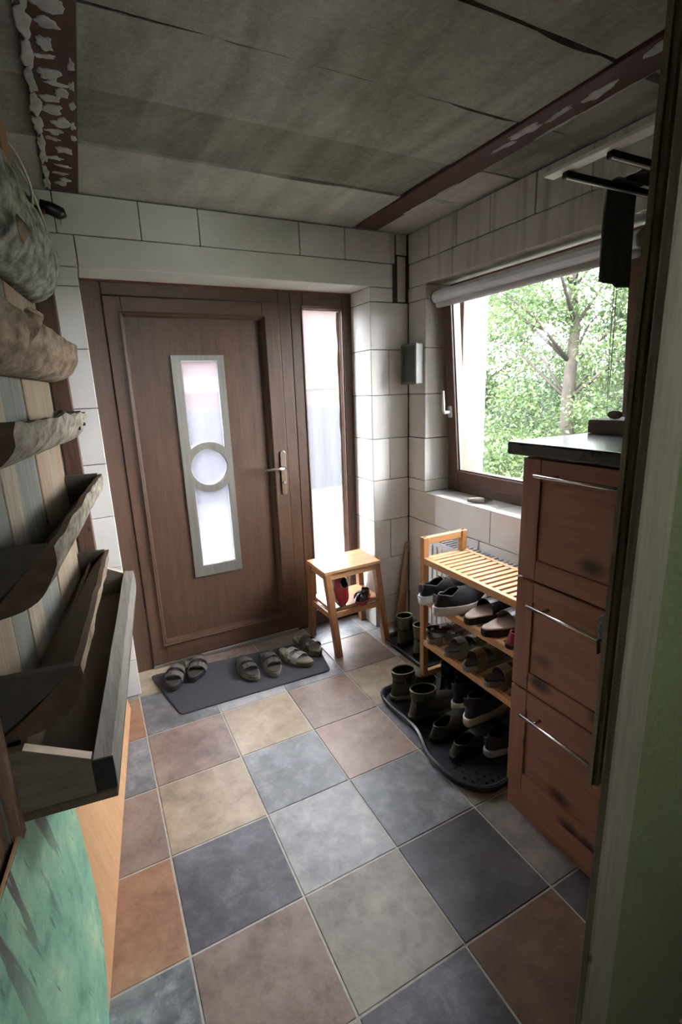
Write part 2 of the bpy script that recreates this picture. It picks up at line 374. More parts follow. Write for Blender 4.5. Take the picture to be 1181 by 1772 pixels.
obj('joint_backing', MB().box(XR+.012, XE-.002, YN, .354, 0, .862).box(XR+.012, XE-.002, YN, .354, 2.008, 2.27).box(XR+.012, XE-.002, .20, .354, .86, 2.01).box(XR+.012, XE-.002, YN, -1.01, .86, 2.01), MORT, wr)
# left wall, room behind the camera
PLA = plain('old_brown_plaster', '5b5043', .95, c2='443c33', scale=8, bmp=.2)
wl = empty('wall_left', tuple(L(-1, -.2, 0)), kind='structure')
obj('plaster', LB(-3.9, .05, -.30, -.145, 0, H+.05), PLA, wl)
BRK = plain('red_brick', '7d4a3a', .9, c2='5b3328', scale=25, bmp=.4)
for k in range(4):
    for q in range(4):
        if k == 3 and q > 2: continue
        s1 = -.02-.25*q-(.12 if k % 2 else 0)
        obj('brick', LB(s1-.235, s1, -.15, -.128, 2.055-.078*k+.085, 2.12-.078*k+.085), BRK, wl, bevel=.003)
wn = empty('wall_near', (0, -3.1, 0), kind='structure')
BX0, BX1, BZ0, BZ1 = .28, .70, 1.3, 1.8
obj('plaster', MB().box(-1.2, BX0, -3.3, -3.18, 0, H+.05).box(BX1, 2.06, -3.3, -3.18, 0, H+.05).box(BX0, BX1, -3.3, -3.18, 0, BZ0).box(BX0, BX1, -3.3, -3.18, BZ1, H+.05), PLA, wn)
w3 = empty('fill_window', (.5, -3.24, BZ0), kind='structure')  # unseen window, added so the near faces get light from behind
for v in ((BX0, BX0+.05, BZ0, BZ1), (BX1-.05, BX1, BZ0, BZ1), (BX0+.05, BX1-.05, BZ0, BZ0+.05), (BX0+.05, BX1-.05, BZ1-.05, BZ1)): obj('frame_bar', B(v[0], v[1], -3.26, -3.2, v[2], v[3]), WHITEP, w3)
obj('glass_pane', B(BX0+.05, BX1-.05, -3.235, -3.231, BZ0+.05, BZ1-.05), glass('window_glass'), w3)
wh = empty('wall_hallway', (1.5, -2.4, 0), kind='structure')
GREENW = plain('green_wall_paint', '565d38', .9, c2='4a5230', scale=90, bmp=.25)
obj('plaster', B(1.94, 2.06, -3.2, -1.6, 0, H+.05), GREENW, wh)
wp = empty('wall_partition', (1.2, -1.6, 0), kind='structure')
jp = [(.657, -1.700), (.832, -1.602), (.8455, YN), (2.04, YN), (2.04, -1.700)]
obj('plaster', MB().loft([[(p[0], p[1], 0) for p in jp], [(p[0], p[1], H+.02) for p in jp]]), GREENW, wp)
# doorway timber: one light board to the floor and two battens that stop above it
tr = empty('trim_1', (.63, -1.71, 0), kind='structure')
obj('architrave', B(.590, .664, -1.718, -1.7005, 0, H+.02), wood('weathered_pale_board', '716b57', '565140', 2, 26, .8, .4, knots=.05, ks=6), tr, bevel=.003)
def wavy_post(x0, x1, y0, y1, z0, z1, seed, amp=.0035):
    r = []; n = 26
    for k in range(n+1):
        z = z0+(z1-z0)*k/n; d = amp*noise.noise((seed, 0, z*5)); e = amp*noise.noise((seed+9, 3, z*6))
        r.append([(x0+d, y0, z), (x1+e, y0, z), (x1+e, y1, z), (x0+d, y1, z)])
    return MB().loft(r)
t = empty('timber_batten', (.79, -1.56, .67), 'weathered grey-brown batten with split ridged face, left edge of the doorway post', 'batten')
obj('board', wavy_post(.776, .81, -1.580, -1.5605, .665, H-.002, 2), OLDW, t, bevel=.002)
obj('split_ridge', wavy_post(.770, .777, -1.572, -1.562, .665, H-.002, 5), OLDW, t)
t = empty('timber_batten', (.76, -1.61, .65), 'red-brown aged batten between the weathered batten and the pale doorway board', 'batten')
obj('board', wavy_post(.772, .845, -1.632, -1.597, .655, H-.002, 7), OLDB, t, bevel=.002)
obj('lip', wavy_post(.765, .7715, -1.632, -1.612, .655, H-.002, 11, .002), OLDB, t)
# blue and white tape bit caught behind the batten
t = empty('tape_strip', (.79, -1.552, 1.0), 'small blue and white strip sticking out behind the weathered doorway batten', 'tape')
r = []
for k in range(9):
    z = .985+.006*k; r.append([(.774+.004*math.sin(k*1.3), -1.552, z), (.79, -1.552, z), (.79, -1.5485, z), (.774+.004*math.sin(k*1.3), -1.5485, z)])
obj('strip', MB().loft(r), plain('blue_white_tape', '4f7fa8', .5, c2='c9d3da', scale=160), t)
obj('frayed_end', MB().bar((.775, -1.552, .984), (.779, -1.552, .955), .008, .002), plain('dark_thread', '3c3a30', .9), t)

# ------------------------------------------------------------------ entrance door
def frame_ring(mk, parts, parent): pass
d1 = empty('door_1', (.55, YF, 0), kind='structure')
def bars(parent, name, lst, bevel=.004):
    for v, mat in lst: obj(name, B(*v), mat, parent, bevel=bevel, seg=2)
FX0, FX1, LX0, LX1 = .0135, 1.034, .100, .966
bars(d1, 'door_frame_bar', [((FX0, LX0, YF, YF+.075, 0, 2.0), DOORW), ((LX1, FX1, YF, YF+.075, 0, 2.0), DOORW), ((LX0, LX1, YF+.001, YF+.075, 1.935, 2.0), DOORH)])
obj('threshold', B(LX0, LX1, YF-.012, YF+.075, 0, .022), metal('threshold_aluminium', 'b5b3ae', .35), d1, bevel=.003)
leaf = obj('door_leaf', B(LX0+.01, LX1-.01, YF+.022, YF+.062, .024, 1.93), DOORW, d1)
MX0, MX1, MZ0, MZ1 = .178, .868, .14, 1.852
for v, mt in [((LX0+.002, MX0, YF-.008, YF+.03, .024, 1.932), DOORW), ((MX1, LX1-.002, YF-.008, YF+.03, .024, 1.932), DOORW), ((MX0, MX1, YF-.0078, YF+.03, MZ1, 1.932), DOORH), ((MX0, MX1, YF-.0078, YF+.03, .024, MZ0), DOORH)]:
    obj('rail', B(*v), mt, leaf, bevel=.004, seg=2)
def wedge_frame(x0, x1, z0, z1, w, ya, yb):    # sloped moulding ring from outer (high) to inner (low)
    b = MB(); o = [(x0, z0), (x1, z0), (x1, z1), (x0, z1)]; i = [(x0+w, z0+w), (x1-w, z0+w), (x1-w, z1-w), (x0+w, z1-w)]
    vs = [(p[0], ya, p[1]) for p in o]+[(p[0], yb, p[1]) for p in i]+[(p[0], yb+.01, p[1]) for p in o]+[(p[0], yb+.01, p[1]) for p in i]
    fs = []
    for k in range(4):
        j = (k+1) % 4; fs += [(k, j, 4+j, 4+k), (k, 8+k, 8+j, j), (4+k, 4+j, 12+j, 12+k), (8+k, 12+k, 12+j, 8+j)]
    return b.add(vs, fs)
obj('moulding', wedge_frame(MX0-.012, MX1+.012, MZ0-.012, MZ1+.012, .020, YF-.019, YF+.018), DOORW, leaf)
# metal plate with three openings
PX0, PX1, PZ0, PZ1 = .380, .648, .478, 1.668
cx, cz, cr_ = .519, 1.088, .098
HX0, HX1 = .428, .616
def arc(r, a0, a1, n=14): return [(cx+r*math.cos(a0+(a1-a0)*k/n), cz+r*math.sin(a0+(a1-a0)*k/n)) for k in range(n+1)]
ro = cr_+.038
a0 = math.asin(min(1, (HX1-cx)/ro)); 
aR = math.acos((HX1-cx)/ro); aL = math.acos((HX0-cx)/ro)
top_open = [(HX0, 1.642), (HX1, 1.642)]+[(cx+ro*math.cos(aR+(aL-aR)*k/12), cz+ro*math.sin(aR+(aL-aR)*k/12)) for k in range(13)]
bot_open = [(HX1, .538), (HX0, .538)]+[(cx+ro*math.cos(-aL+(aL-aR)*k/12), cz+ro*math.sin(-aL+(aL-aR)*k/12)) for k in range(13)]
circ = [(cx+cr_*math.cos(2*PI*k/32), cz+cr_*math.sin(2*PI*k/32)) for k in range(32)]
def filled(outer, holes, fn):
    import bmesh
    bm = bmesh.new(); ed = []
    for loop in [outer]+holes:
        vs = [bm.verts.new(fn(p)) for p in loop]
        ed += [bm.edges.new((vs[i], vs[(i+1) % len(vs)])) for i in range(len(vs))]
    bmesh.ops.triangle_fill(bm, edges=ed, use_beauty=True)
    return bm
def plate(name, outer, holes, y0, y1, mat, parent, label=None):
    bm = filled(outer, holes, lambda p: Vector((p[0], y0, p[1])))
    import bmesh
    r = bmesh.ops.extrude_face_region(bm, geom=bm.faces[:]); bmesh.ops.translate(bm, verts=[e for e in r['geom'] if isinstance(e, bmesh.types.BMVert)], vec=(0, y1-y0, 0))
    bmesh.ops.recalc_face_normals(bm, faces=bm.faces[:])
    mb = MB(); bm.verts.index_update(); mb.v = [tuple(v.co) for v in bm.verts]; mb.f = [tuple(v.index for v in f.verts) for f in bm.faces]; bm.free()
    return obj(name, mb, mat, parent, label=label)
# leaf needs to be open behind the plate: rebuild the leaf slab around the glazing
me = leaf.data; me.clear_geometry()
lb = MB().box(LX0+.0005, PX0+.02, YF+.022, YF+.062, .0225, 1.9345).box(PX1-.02, LX1-.0005, YF+.022, YF+.062, .024, 1.93).box(PX0+.02, PX1-.02, YF+.022, YF+.062, 1.648, 1.9345).box(PX0+.02, PX1-.02, YF+.022, YF+.062, .0225, .53)
me.from_pydata(lb.v, [], lb.f); me.update()
plate('steel_plate', [(PX0, PZ0), (PX1, PZ0), (PX1, PZ1), (PX0, PZ1)], [top_open, circ, bot_open], YF+.012, YF+.0225, STEEL, d1, 'brushed steel surround with two long openings and a round one')
plate('outer_plate', [(PX0, PZ0), (PX1, PZ0), (PX1, PZ1), (PX0, PZ1)], [top_open, circ, bot_open], YF+.0625, YF+.068, STEEL, d1)
FROST = frosted('ribbed_frosted_glass', .16, (.62, .62, .64, 1), 1.08, .25, (1, 1, .12), 90, .06)
for nm, ol in (('upper_pane', top_open), ('round_pane', circ), ('lower_pane', bot_open)):
    c0 = sum(p[0] for p in ol)/len(ol); c1 = sum(p[1] for p in ol)/len(ol)
    plate('glass_pane', [(c0+(p[0]-c0)*1.03, c1+(p[1]-c1)*1.02) for p in ol], [], YF+.034, YF+.040, FROST, d1)
    ring = MB(); n = len(ol); q = []
    o2 = [(c0+(p[0]-c0)*.955, c1+(p[1]-c1)*.985) if nm != 'round_pane' else (c0+(p[0]-c0)*.955, c1+(p[1]-c1)*.955) for p in ol]
    vs = [(p[0], YF+.021, p[1]) for p in ol]+[(p[0], YF+.021, p[1]) for p in o2]+[(p[0], YF+.033, p[1]) for p in ol]+[(p[0], YF+.033, p[1]) for p in o2]
    fs = []
    for k in range(n):
        j = (k+1) % n; fs += [(k, j, n+j, n+k), (n+k, n+j, 3*n+j, 3*n+k), (2*n+k, 3*n+k, 3*n+j, 2*n+j), (k, 2*n+k, 2*n+j, j)]
    ring.add(vs, fs); obj('glazing_bead', ring, plain('silver_bead', 'd8dce0', .3, c2='c0c4c8'), d1)
hd = obj('handle', MB().tube([(.925, YF-.008, 1.045), (.925, YF-.048, 1.045), (.915, YF-.056, 1.045), (.885, YF-.058, 1.048), (.82, YF-.056, 1.046), (.806, YF-.055, 1.045)], [.011, .011, .011, .010, .009, .006], 12), CHROME, d1, smooth=True, label='satin metal door lever')
rp = []
for zc, zs in ((1.128, 1), (.905, -1)):
    rp += [(.932+.0165*math.cos(a), zc+zs*.0165*math.sin(a)) for a in ([0+PI*k/8 for k in range(9)] if zs > 0 else [PI-PI*k/8 for k in range(9)])]
obj('escutcheon', MB().prism(rp, lambda p, y: (p[0], y, p[1]), YF-.008, YF-.017), CHROME, d1, bevel=.002, seg=2)
obj('lock_cylinder', MB().tube([(.932, YF-.016, .96), (.932, YF-.026, .96)], .0085, 14), STEEL, d1)
# ------------------------------------------------------------------ sidelight
w2 = empty('window_2', (1.22, YF, 0), kind='structure')
SX0, SX1 = 1.036, 1.425; GX0, GX1, GZ0, GZ1 = 1.108, 1.350, .115, 1.915
bars(w2, 'frame_bar', [((SX0, GX0, YF, YF+.075, 0, 2.0), DOORW), ((GX1, SX1, YF, YF+.075, 0, 2.0), DOORW), ((GX0, GX1, YF+.001, YF+.075, GZ1, 2.0), DOORH), ((GX0, GX1, YF+.001, YF+.075, 0, GZ0), DOORH)])
obj('glazing_moulding', wedge_frame(GX0-.01, GX1+.01, GZ0-.01, GZ1+.01, .018, YF-.006, YF+.022), WINV, w2)
SIDEG = frosted('patterned_sidelight_glass', 0.06, (.74, .74, .75, 1), 1.05, .2, (1, 1, .15), 45, .04)
obj('glass_pane', B(GX0-.005, GX1+.005, YF+.036, YF+.042, GZ0-.005, GZ1+.005), SIDEG, w2)
gs = []
for k in range(40):
    z = GZ0+.01+(GZ1-GZ0-.02)*k/39; d = .012+.008*noise.noise((z*9, 0, 0)); gs.append([(GX1-.004-d*1.2, YF+.0345, z), (GX1+.003, YF+.0345, z), (GX1+.003, YF+.0355, z), (GX1-.004-d*1.2, YF+.0355, z)])
obj('frosted_edge', MB().loft(gs), plain('white_frost_film', 'e6e6ea', .6, c2='dcdce2'), w2)
# foam bead between lintel and frame
r = []
for k in range(60):
    x = .02+1.385*k/59; h = .006+.006*abs(noise.noise((x*17, 2, 0))); r.append([(x, YF-.006, 1.999-h), (x, YF-.001, 1.999-h*1.2), (x, YF-.001, 2.0), (x, YF-.006, 2.0)])
obj('foam_bead', MB().loft(r), plain('red_brown_foam', '7a4a3c', .8, c2='59332a', scale=60), wb)

# ------------------------------------------------------------------ right window
w1 = empty('window_1', (1.86, -.4, .87), kind='structure')
FXa, FXb = 1.83, 1.92; fw = .062; fj = .105
for v, mt in [((FXa, FXb, WY0-fj, WY0, WZ0, WZ1), WINV), ((FXa, FXb, WY1, WY1+fj, WZ0, WZ1), WINV), ((FXa+.001, FXb, WY1+fj, WY0-fj, WZ1-fw, WZ1), WINH), ((FXa+.001, FXb, WY1+fj, WY0-fj, WZ0, WZ0+fw), WINH)]:
    obj('frame_bar', B(*v), mt, w1, bevel=.004, seg=2)
obj('foam_bead', MB().loft([[(FXa-.012, WY1+.01+1.17*k/49, 1.999-.012-.008*abs(noise.noise((k*.9, 4, 0)))), (FXa, WY1+.01+1.17*k/49, 1.985), (FXa, WY1+.01+1.17*k/49, 2.0), (FXa-.012, WY1+.01+1.17*k/49, 2.0)] for k in range(50)]), MC['red_brown_foam'], wr)
# tilted sash
sy0, sy1, sz0, sz1 = WY0-.045, WY1+.045, WZ0+.05, WZ1-.035
hx, hz = FXa, sz0
TA = math.asin(.085/(sz1-sz0))
def tilt(p):
    dx, dz = p.x-hx, p.z-hz
    return Vector((hx+dx*math.cos(TA)-dz*math.sin(TA), p.y, hz+dx*math.sin(TA)+dz*math.cos(TA)))
sw = .066; sa, sb = FXa-.018, FXa+.050
sash = obj('sash', MB().box(sa, sb, sy0-sw, sy0, sz0, sz1).box(sa, sb, sy1, sy1+sw, sz0, sz1).tf(tilt), WINV, w1, bevel=.005, seg=2)
obj('sash_rail', MB().box(sa+.001, sb, sy1+sw, sy0-sw, sz0, sz0+sw+.01).box(sa+.001, sb, sy1+sw, sy0-sw, sz1-sw, sz1).tf(tilt), WINH, sash, bevel=.005, seg=2)
SEAL = plain('grey_glazing_spacer', '6a6c70', .4, c2='55575a')
q = (sy1+sw, sy0-sw, sz0+sw+.01, sz1-sw)
obj('glazing_spacer', MB().box(sa+.016, sa+.028, q[1]-.006, q[1], q[2], q[3]).box(sa+.016, sa+.028, q[0], q[0]+.006, q[2], q[3]).box(sa+.016, sa+.028, q[0]+.006, q[1]-.006, q[2], q[2]+.006).tf(tilt), SEAL, sash)
WG = glass('window_glass')
obj('glass_pane', MB().box(sa+.022, sa+.026, q[0]+.001, q[1]-.001, q[2]+.001, q[3]).tf(tilt), WG, w1)
hn = obj('window_handle', MB().box(sa-.012, sa, sy0-.048, sy0-.020, 1.30, 1.365).tf(tilt), WHITEP, w1, bevel=.004, seg=2, label='white window handle')
obj('lever', MB().tube([tilt(Vector((sa-.010, sy0-.034, 1.332))), tilt(Vector((sa-.045, sy0-.034, 1.332))), tilt(Vector((sa-.052, sy0-.034, 1.345))), tilt(Vector((sa-.050, sy0-.034, 1.40))), tilt(Vector((sa-.048, sy0-.034, 1.45)))], [.009, .009, .009, .008, .006], 10), WHITEP, hn, smooth=True)
# white outer reveal
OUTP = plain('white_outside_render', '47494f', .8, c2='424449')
tr2 = empty('trim_2', (2.0, -.4, .87), kind='structure')
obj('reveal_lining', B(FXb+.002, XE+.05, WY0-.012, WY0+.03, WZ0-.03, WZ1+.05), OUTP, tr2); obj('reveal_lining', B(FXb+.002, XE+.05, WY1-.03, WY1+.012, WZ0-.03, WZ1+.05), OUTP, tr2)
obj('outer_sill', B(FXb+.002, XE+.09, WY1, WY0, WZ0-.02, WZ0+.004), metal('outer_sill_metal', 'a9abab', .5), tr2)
# roller blind on the sash
t = empty('roller_blind', (1.64, -.38, 1.9), 'grey-white roller blind rolled up in its cassette along the top of the window sash', 'blind')
zc = sz1-.030; xb = sa
prof = [(xb-.001, zc-.026), (xb-.030, zc-.030), (xb-.046, zc-.022), (xb-.052, zc-.004), (xb-.050, zc+.014), (xb-.036, zc+.028), (xb-.018, zc+.033), (xb-.001, zc+.033)]
mbb = MB().prism(prof, lambda p, y: (p[0], y, p[1]), sy0+.022, sy1+.01).tf(tilt)
obj('cassette', mbb, plain('pale_grey_plastic', 'e6eaf0', .3, c2='dde1e8'), t, bevel=.002, smooth=False)
pr2 = [(xb-.022+.018*math.cos(a), zc-.040+.016*math.sin(a)) for a in [2*PI*k/12 for k in range(12)]]
obj('rolled_fabric', MB().prism(pr2, lambda p, y: (p[0], y, p[1]), sy0+.004, sy1+.02).tf(tilt), plain('blind_fabric', 'cfcdd0', .8, c2='c0bec2'), t, smooth=True)
for yv in (sy0+.018, sy1+.002):
    obj('end_cap', MB().prism([(xb-.018+(p[0]-xb+.018)*1.08, zc+(p[1]-zc)*1.08) for p in prof], lambda p, y: (p[0], y, p[1]), yv, yv+.008).tf(tilt), plain('cap_grey', '8d8b8b', .4), t)
t2 = t
obj('bead_chain', MB().tube([(xb-.165, sy1+.045, 1.87), (xb-.155, sy1+.045, 1.6), (xb-.150, sy1+.046, 1.40), (xb-.150, sy1+.05, 1.395), (xb-.155, sy1+.056, 1.6), (xb-.165, sy1+.056, 1.87)], .0016, 5), WHITEP, t)
obj('chain_bracket', B(xb-.18, xb-.145, sy1+.03, sy1+.07, 1.86, 1.93), WHITEP, t, bevel=.003)

# ------------------------------------------------------------------ left plank rack
PLK = [wood('rack_plank_pale', '9d907c', '75695a', 2, 18, .85, .35, knots=.05, ks=4), wood('rack_plank_grey', '7d7d74', '5e5f57', 2, 18, .85, .35), wood('rack_plank_tan', '9b8770', '776652', 2, 18, .85, .35, knots=.06, ks=4), wood('rack_plank_brown', '7b6552', '574636', 2, 18, .85, .35)]
t = empty('plank_backboard', tuple(L(-.9, -.13, 0)), 'tall backboard of rough vertical planks carrying the log troughs on the left wall', 'board')
eds = [-.002, -.17, -.325, -.49, -.505+.005, -.63, -.755, -.90, -1.04, -1.19, -1.35, -1.50, -1.66, -1.82]
pk = [(-.006, -.17, 2), (-.172, -.315, 0), (-.317, -.478, 2), (-.490, -.63, 1), (-.632, -.755, 1), (-.757, -.90, 0), (-.902, -1.04, 1), (-1.043, -1.19, 2), (-1.192, -1.345, 1), (-1.347, -1.50, 3), (-1.502, -1.66, 3), (-1.662, -1.82, 3)]
for i, (a, c, k) in enumerate(pk):
    obj('plank', LB(c, a, -.1275, -.115+R_.uniform(-.003, .002), .02, 2.02+R_.uniform(-.03, .03)), PLK[k], t, bevel=.002)
POSTM = wood('red_brown_post', '654a3a', '463227', 2, 20, .7, .3, knots=.06, ks=6)
t = empty('timber_post', tuple(L(.01, -.08, 0)), 'red-brown square post in the left back corner, behind the trough ends', 'post')
obj('upright', LB(-.004, .028, -.112, -.046, 0, 2.18), POSTM, t, bevel=.003)
obj('cap', LB(-.006, .030, -.114, -.030, 2.18, 2.20), BRK, t, bevel=.002)
t = empty('timber_block', tuple(L(-.5, -.08, 2.0)), 'orange-brown timber end beside the loose cables, at the left edge under the ceiling', 'timber')
obj('block', LB(-.56, -.455, -.112, -.040, 1.96, H-.004), wood('orange_timber', '96714f', '6f5138', 2, 16, .7, .3), t, bevel=.003)
def nz3(p, a, f, s=0): return a*noise.noise((p[0]*f+s, p[1]*f, p[2]*f))
def log_trough(name, label, s0, s1, wf, ztop, rz, bark, wb=-.1135, wavy=.004, seed=1, near=None, plugs=True, lip=True, edge=PALEW, taper=0.):
    t = empty('log_trough', tuple(L((s0+s1)/2, (wf+wb)/2, ztop-rz)), label, 'trough')
    nS, nA = 30, 12; sh = MB(); rings = []
    for k in range(nS+1):
        u = k/nS; s = s0+(s1-s0)*u
        f = (1-u); wF = wf+(near[0]-wf)*f if near else wf; zT = ztop+(near[1]-ztop)*f if near else ztop; rZ = rz+(near[2]-rz)*f if near else rz
        rw = wF-wb; jag = wavy*noise.noise((s*6, seed, 0))*2.5
        ring = []
        for a in range(nA+1):
            th = PI/2*a/nA
            w = wb+rw*(math.cos(th)**.82); z = zT-rZ*(math.sin(th)**.9)
            n_ = wavy*noise.noise((s*8+seed, w*22, z*22))*1.6 if 0 < a < nA else 0
            w += n_; z += n_*.6
            if a == 0: z += jag
            if a == nA: w = wb
            ring.append(L(s, w, z))
        th0 = .016
        for q in range(5):
            v = q/4; w = wb+.002+(wF-th0-wb-.002)*v; z = zT-rZ+.012+(rZ-.012)*(v**1.15)
            if q == 4: z += jag
            ring.append(L(s, w, z))
        rings.append(ring)
    n = len(rings[0])
    # split faces: bark outside, wood inside
    outer = MB(); inner = MB(); allv = [p for r in rings for p in r]
    fo, fi = [], []
    for k in range(nS):
        for i in range(n):
            j = (i+1) % n; q = (k*n+i, (k+1)*n+i, (k+1)*n+j, k*n+j)
            (fo if i < nA else fi).append(q)
    ends = [tuple(range(n)), tuple(nS*n+i for i in range(n-1, -1, -1))]
    o = MB().add(allv, fo+fi+ends); sh = obj('half_log_shell', o, bark, t)
    sh.data.materials.append(INNER); sh.data.materials.append(ENDG)
    for idx, p in enumerate(sh.data.polygons):
        if idx < len(fo): p.use_smooth = True
        elif idx < len(fo)+len(fi): p.material_index = 1
        else: p.material_index = 2
    # order above: fo then fi
    if plugs:
        for (s, u, d) in ((s0+.004, 0, .020), (s1-.024, 1, .020)):
            f = 1-u; wF = wf+(near[0]-wf)*f if near else wf; zT = ztop+(near[1]-ztop)*f if near else ztop; rZ = rz+(near[2]-rz)*f if near else rz
            tri = [(wb+.001, zT-rZ+.016), (wF-.020, zT-.012), (wF-.016, zT+.004), (wb+.001, zT+.004)]
            obj('end_board', MB().prism(tri, lambda p, s_: L(s_, p[0], p[1]), s, s+d), PLUG, t, bevel=.001)
    return t
# T1: big bark half log
t = empty('bark_log', tuple(L(-.65, -.05, 1.95)), 'thick grey-white half log with rough bark, topmost on the left wall', 'log')
rings = []; nS = 34
for k in range(nS+1):
    u = k/nS; s = -1.28+1.265*u; R1 = .118+.010*(1-u); zc = 1.985+.02*(1-u); ring = []
    if k >= nS-2: R1 *= (1, .94, .80)[k-nS+2]
    for a in range(15):
        th = -PI/2+PI*a/14; w = -.1135+R1*math.cos(th); z = zc+R1*1.28*math.sin(th)
        n_ = .016*noise.noise((s*5, th*1.6, 3))+.006*noise.noise((s*22, th*7, 9))
        if 0 < a < 14: w += n_; z += n_*.7
        ring.append(L(s, max(w, -.1135), z))
    rings.append(ring)
lg = obj('bark_shell', MB().loft(rings), BARKW, t, smooth=True)
kn = MB(); rg = []
for k in range(5): rg.append([L(-.80+.035*math.cos(2*PI*q/12)*(1-.22*k), .010+.006*k, 1.90+.035*math.sin(2*PI*q/12)*(1-.22*k)) for q in range(12)])
obj('knot', kn.loft(rg), BARKB, t, smooth=True)
t = log_trough('T2', 'tan bark half-log trough with a sawn branch stub, second from the top at left', -1.29, -.015, .010, 1.683, .140, BARKB, wavy=.007, seed=4)
obj('branch_stub', MB().tube([L(-.86, -.03, 1.63), L(-.865, .005, 1.66), L(-.87, .022, 1.69)], [.030, .025, .022], 12), BARKB, t, smooth=True)
obj('stub_cut', MB().tube([L(-.87, .0225, 1.69), L(-.871, .0245, 1.693)], .0195, 12), PALEW, t)
t = log_trough('T3', 'worm-holed bark trough with scalloped top edge, third from the top on the left', -1.25, -.02, .002, 1.420, .122, BARK, wavy=.008, seed=9, near=(.020, 1.430, .105))
for s, w, z in ((-.10, .000, 1.372), (-.22, -.004, 1.362)):
    obj('hole', MB().tube([L(s, w-.012, z), L(s, w+.0045, z)], .007, 10), ENDG, t)
moss = obj('moss_tuft', MB(), plain('dark_moss', '3b4236', .95, c2='272b22'), t)
mm = MB(); rg = []
for k in range(6): rg.append([L(-.50+.03*math.cos(2*PI*q/10)*math.sin(PI*(k+.5)/6), -.012+.014*math.sin(2*PI*q/10)*math.sin(PI*(k+.5)/6), 1.425+.016*math.cos(PI*(k+.5)/6)) for q in range(10)])
mm.loft(rg); moss.data.from_pydata(mm.v, [], mm.f)
log_trough('T4', 'half-log trough with pale bark and dark inside, fourth from the top at left', -1.22, -.02, .028, 1.152, .150, BARK, wavy=.006, seed=13, near=(.040, 1.166, .150))
log_trough('T5', 'half-log trough with thin pale lip, just above the long box planter', -1.285, -.03, .010, .808, .120, BARKB, wavy=.005, seed=21, near=(.062, .905, .145))
t = empty('box_planter', tuple(L(-.65, 0, .585)), 'long grey plank box with thick front board, lowest on the left wall', 'planter')
fr = []
for k in range(21):
    s = -1.31+1.30*k/20; e = .004*noise.noise((s*3, 5, 0)); e2 = .003*noise.noise((s*5, 8, 0))
    fr.append([L(s, .054+e, .600), L(s, .098+e2, .600), L(s, .100+e, .640), L(s, .096+e2, .684+e), L(s, .056+e, .688+e)])
obj('front_board', MB().loft(fr), wood('grey_front_board', '8c8880', '6d675f', 1, 22, .8, .35, knots=.05, ks=5), t, bevel=.002)
obj('front_end_grain', LB(-1.316, -1.3105, .056, .098, .606, .686), plain('black_end_grain', '1f1c18', .9, c2='151310'), t)
obj('bottom_board', LB(-1.315, -.012, -.112, .096, .578, .5995), wood('box_bottom', '5b4c39', '42372a', 1, 20, .8, .3), t, bevel=.002)
for s in (-1.312, -.045):
    pl_ = [(-.108, .600), (.0535, .600), (.0535, .690), (-.070, .752), (-.108, .752)]
    obj('end_board', MB().prism(pl_, lambda p, s_: L(s_, p[0], p[1]), s, s+.026), wood('box_end', '6c6152', '50473a', 0, 20, .85, .3), t, bevel=.001)
    e_ = [(.0535, .6905), (-.070, .7525), (-.070, .7535), (.0535, .6915)]
    obj('sawn_edge', MB().prism(e_, lambda p, s_: L(s_, p[0], p[1]), s+.001, s+.025), wood('fresh_sawn', 'd8c6b4', 'b79f88', 0, 20, .7, .2), t)
obj('back_board', MB().prism([(-.108, .602), (-.100, .602), (-.066, .76), (-.076, .765)], lambda p, s_: L(s_, p[0], p[1]), -1.284, -.047), INNER, t)
obj('side_stile', LB(-1.345, -1.3165, -.1145, -.092, .560, .98), OLDB, t, bevel=.002)
# lower wood board and the painting
def paint_mat():
    m, n, b = newmat('green_painting'); b.inputs['Roughness'].default_value = .55
    tc = n.nodes.new('ShaderNodeTexCoord'); mp = n.nodes.new('ShaderNodeMapping'); n.links.new(tc.outputs['Object'], mp.inputs[0])
    f = noise_n(n, mp.outputs[0], 9, 9, .7, .3)
    col = ramp(n, f, [(.3, srgb('5f8a74')), (.45, srgb('7fb096')), (.56, srgb('97bf9f')), (.70, srgb('b7d2a8'))])
    mq = n.nodes.new('ShaderNodeMapping'); mq.inputs['Scale'].default_value = (13, 13, 1.6); n.links.new(tc.outputs['Object'], mq.inputs[0])
    g = noise_n(n, mq.outputs[0], 1.0, 3, .5, .3)
    k = ramp(n, g, [(.56, (0, 0, 0, 1)), (.60, (1, 1, 1, 1))])
    sx = n.nodes.new('ShaderNodeSeparateXYZ'); n.links.new(tc.outputs['Object'], sx.inputs[0])
    hz = n.nodes.new('ShaderNodeMapRange'); hz.inputs[1].default_value = .28; hz.inputs[2].default_value = .55; n.links.new(sx.outputs[2], hz.inputs[0])
    mu = n.nodes.new('ShaderNodeMath'); mu.operation = 'MULTIPLY'; n.links.new(k, mu.inputs[0]); n.links.new(hz.outputs[0], mu.inputs[1])
    col = mixc(n, mu.outputs[0], col, srgb('565150'))
    mr = n.nodes.new('ShaderNodeMapping'); mr.inputs['Scale'].default_value = (60, 60, 9); n.links.new(tc.outputs['Object'], mr.inputs[0])
    h = noise_n(n, mr.outputs[0], 1.0, 5, .6)
    col = mixc(n, ramp(n, h, [(.66, (0, 0, 0, 1)), (.74, (.6, .6, .6, 1))]), col, srgb('dfe6ea'))
    col = mixc(n, ramp(n, h, [(.28, (.75, .75, .75, 1)), (.38, (0, 0, 0, 1))]), col, srgb('3e5a4c'))
    n.links.new(col, b.inputs['Base Color']); bump(n, b, h, .35, .003); return m
t = empty('painted_board', tuple(L(-1.2, 0, 0)), 'honey-wood board with a big green abstract painting, leaning on the left wall below the planters', 'painting')
def LN(s_, z, off=0.): return L(s_, -.17*z+off, z)
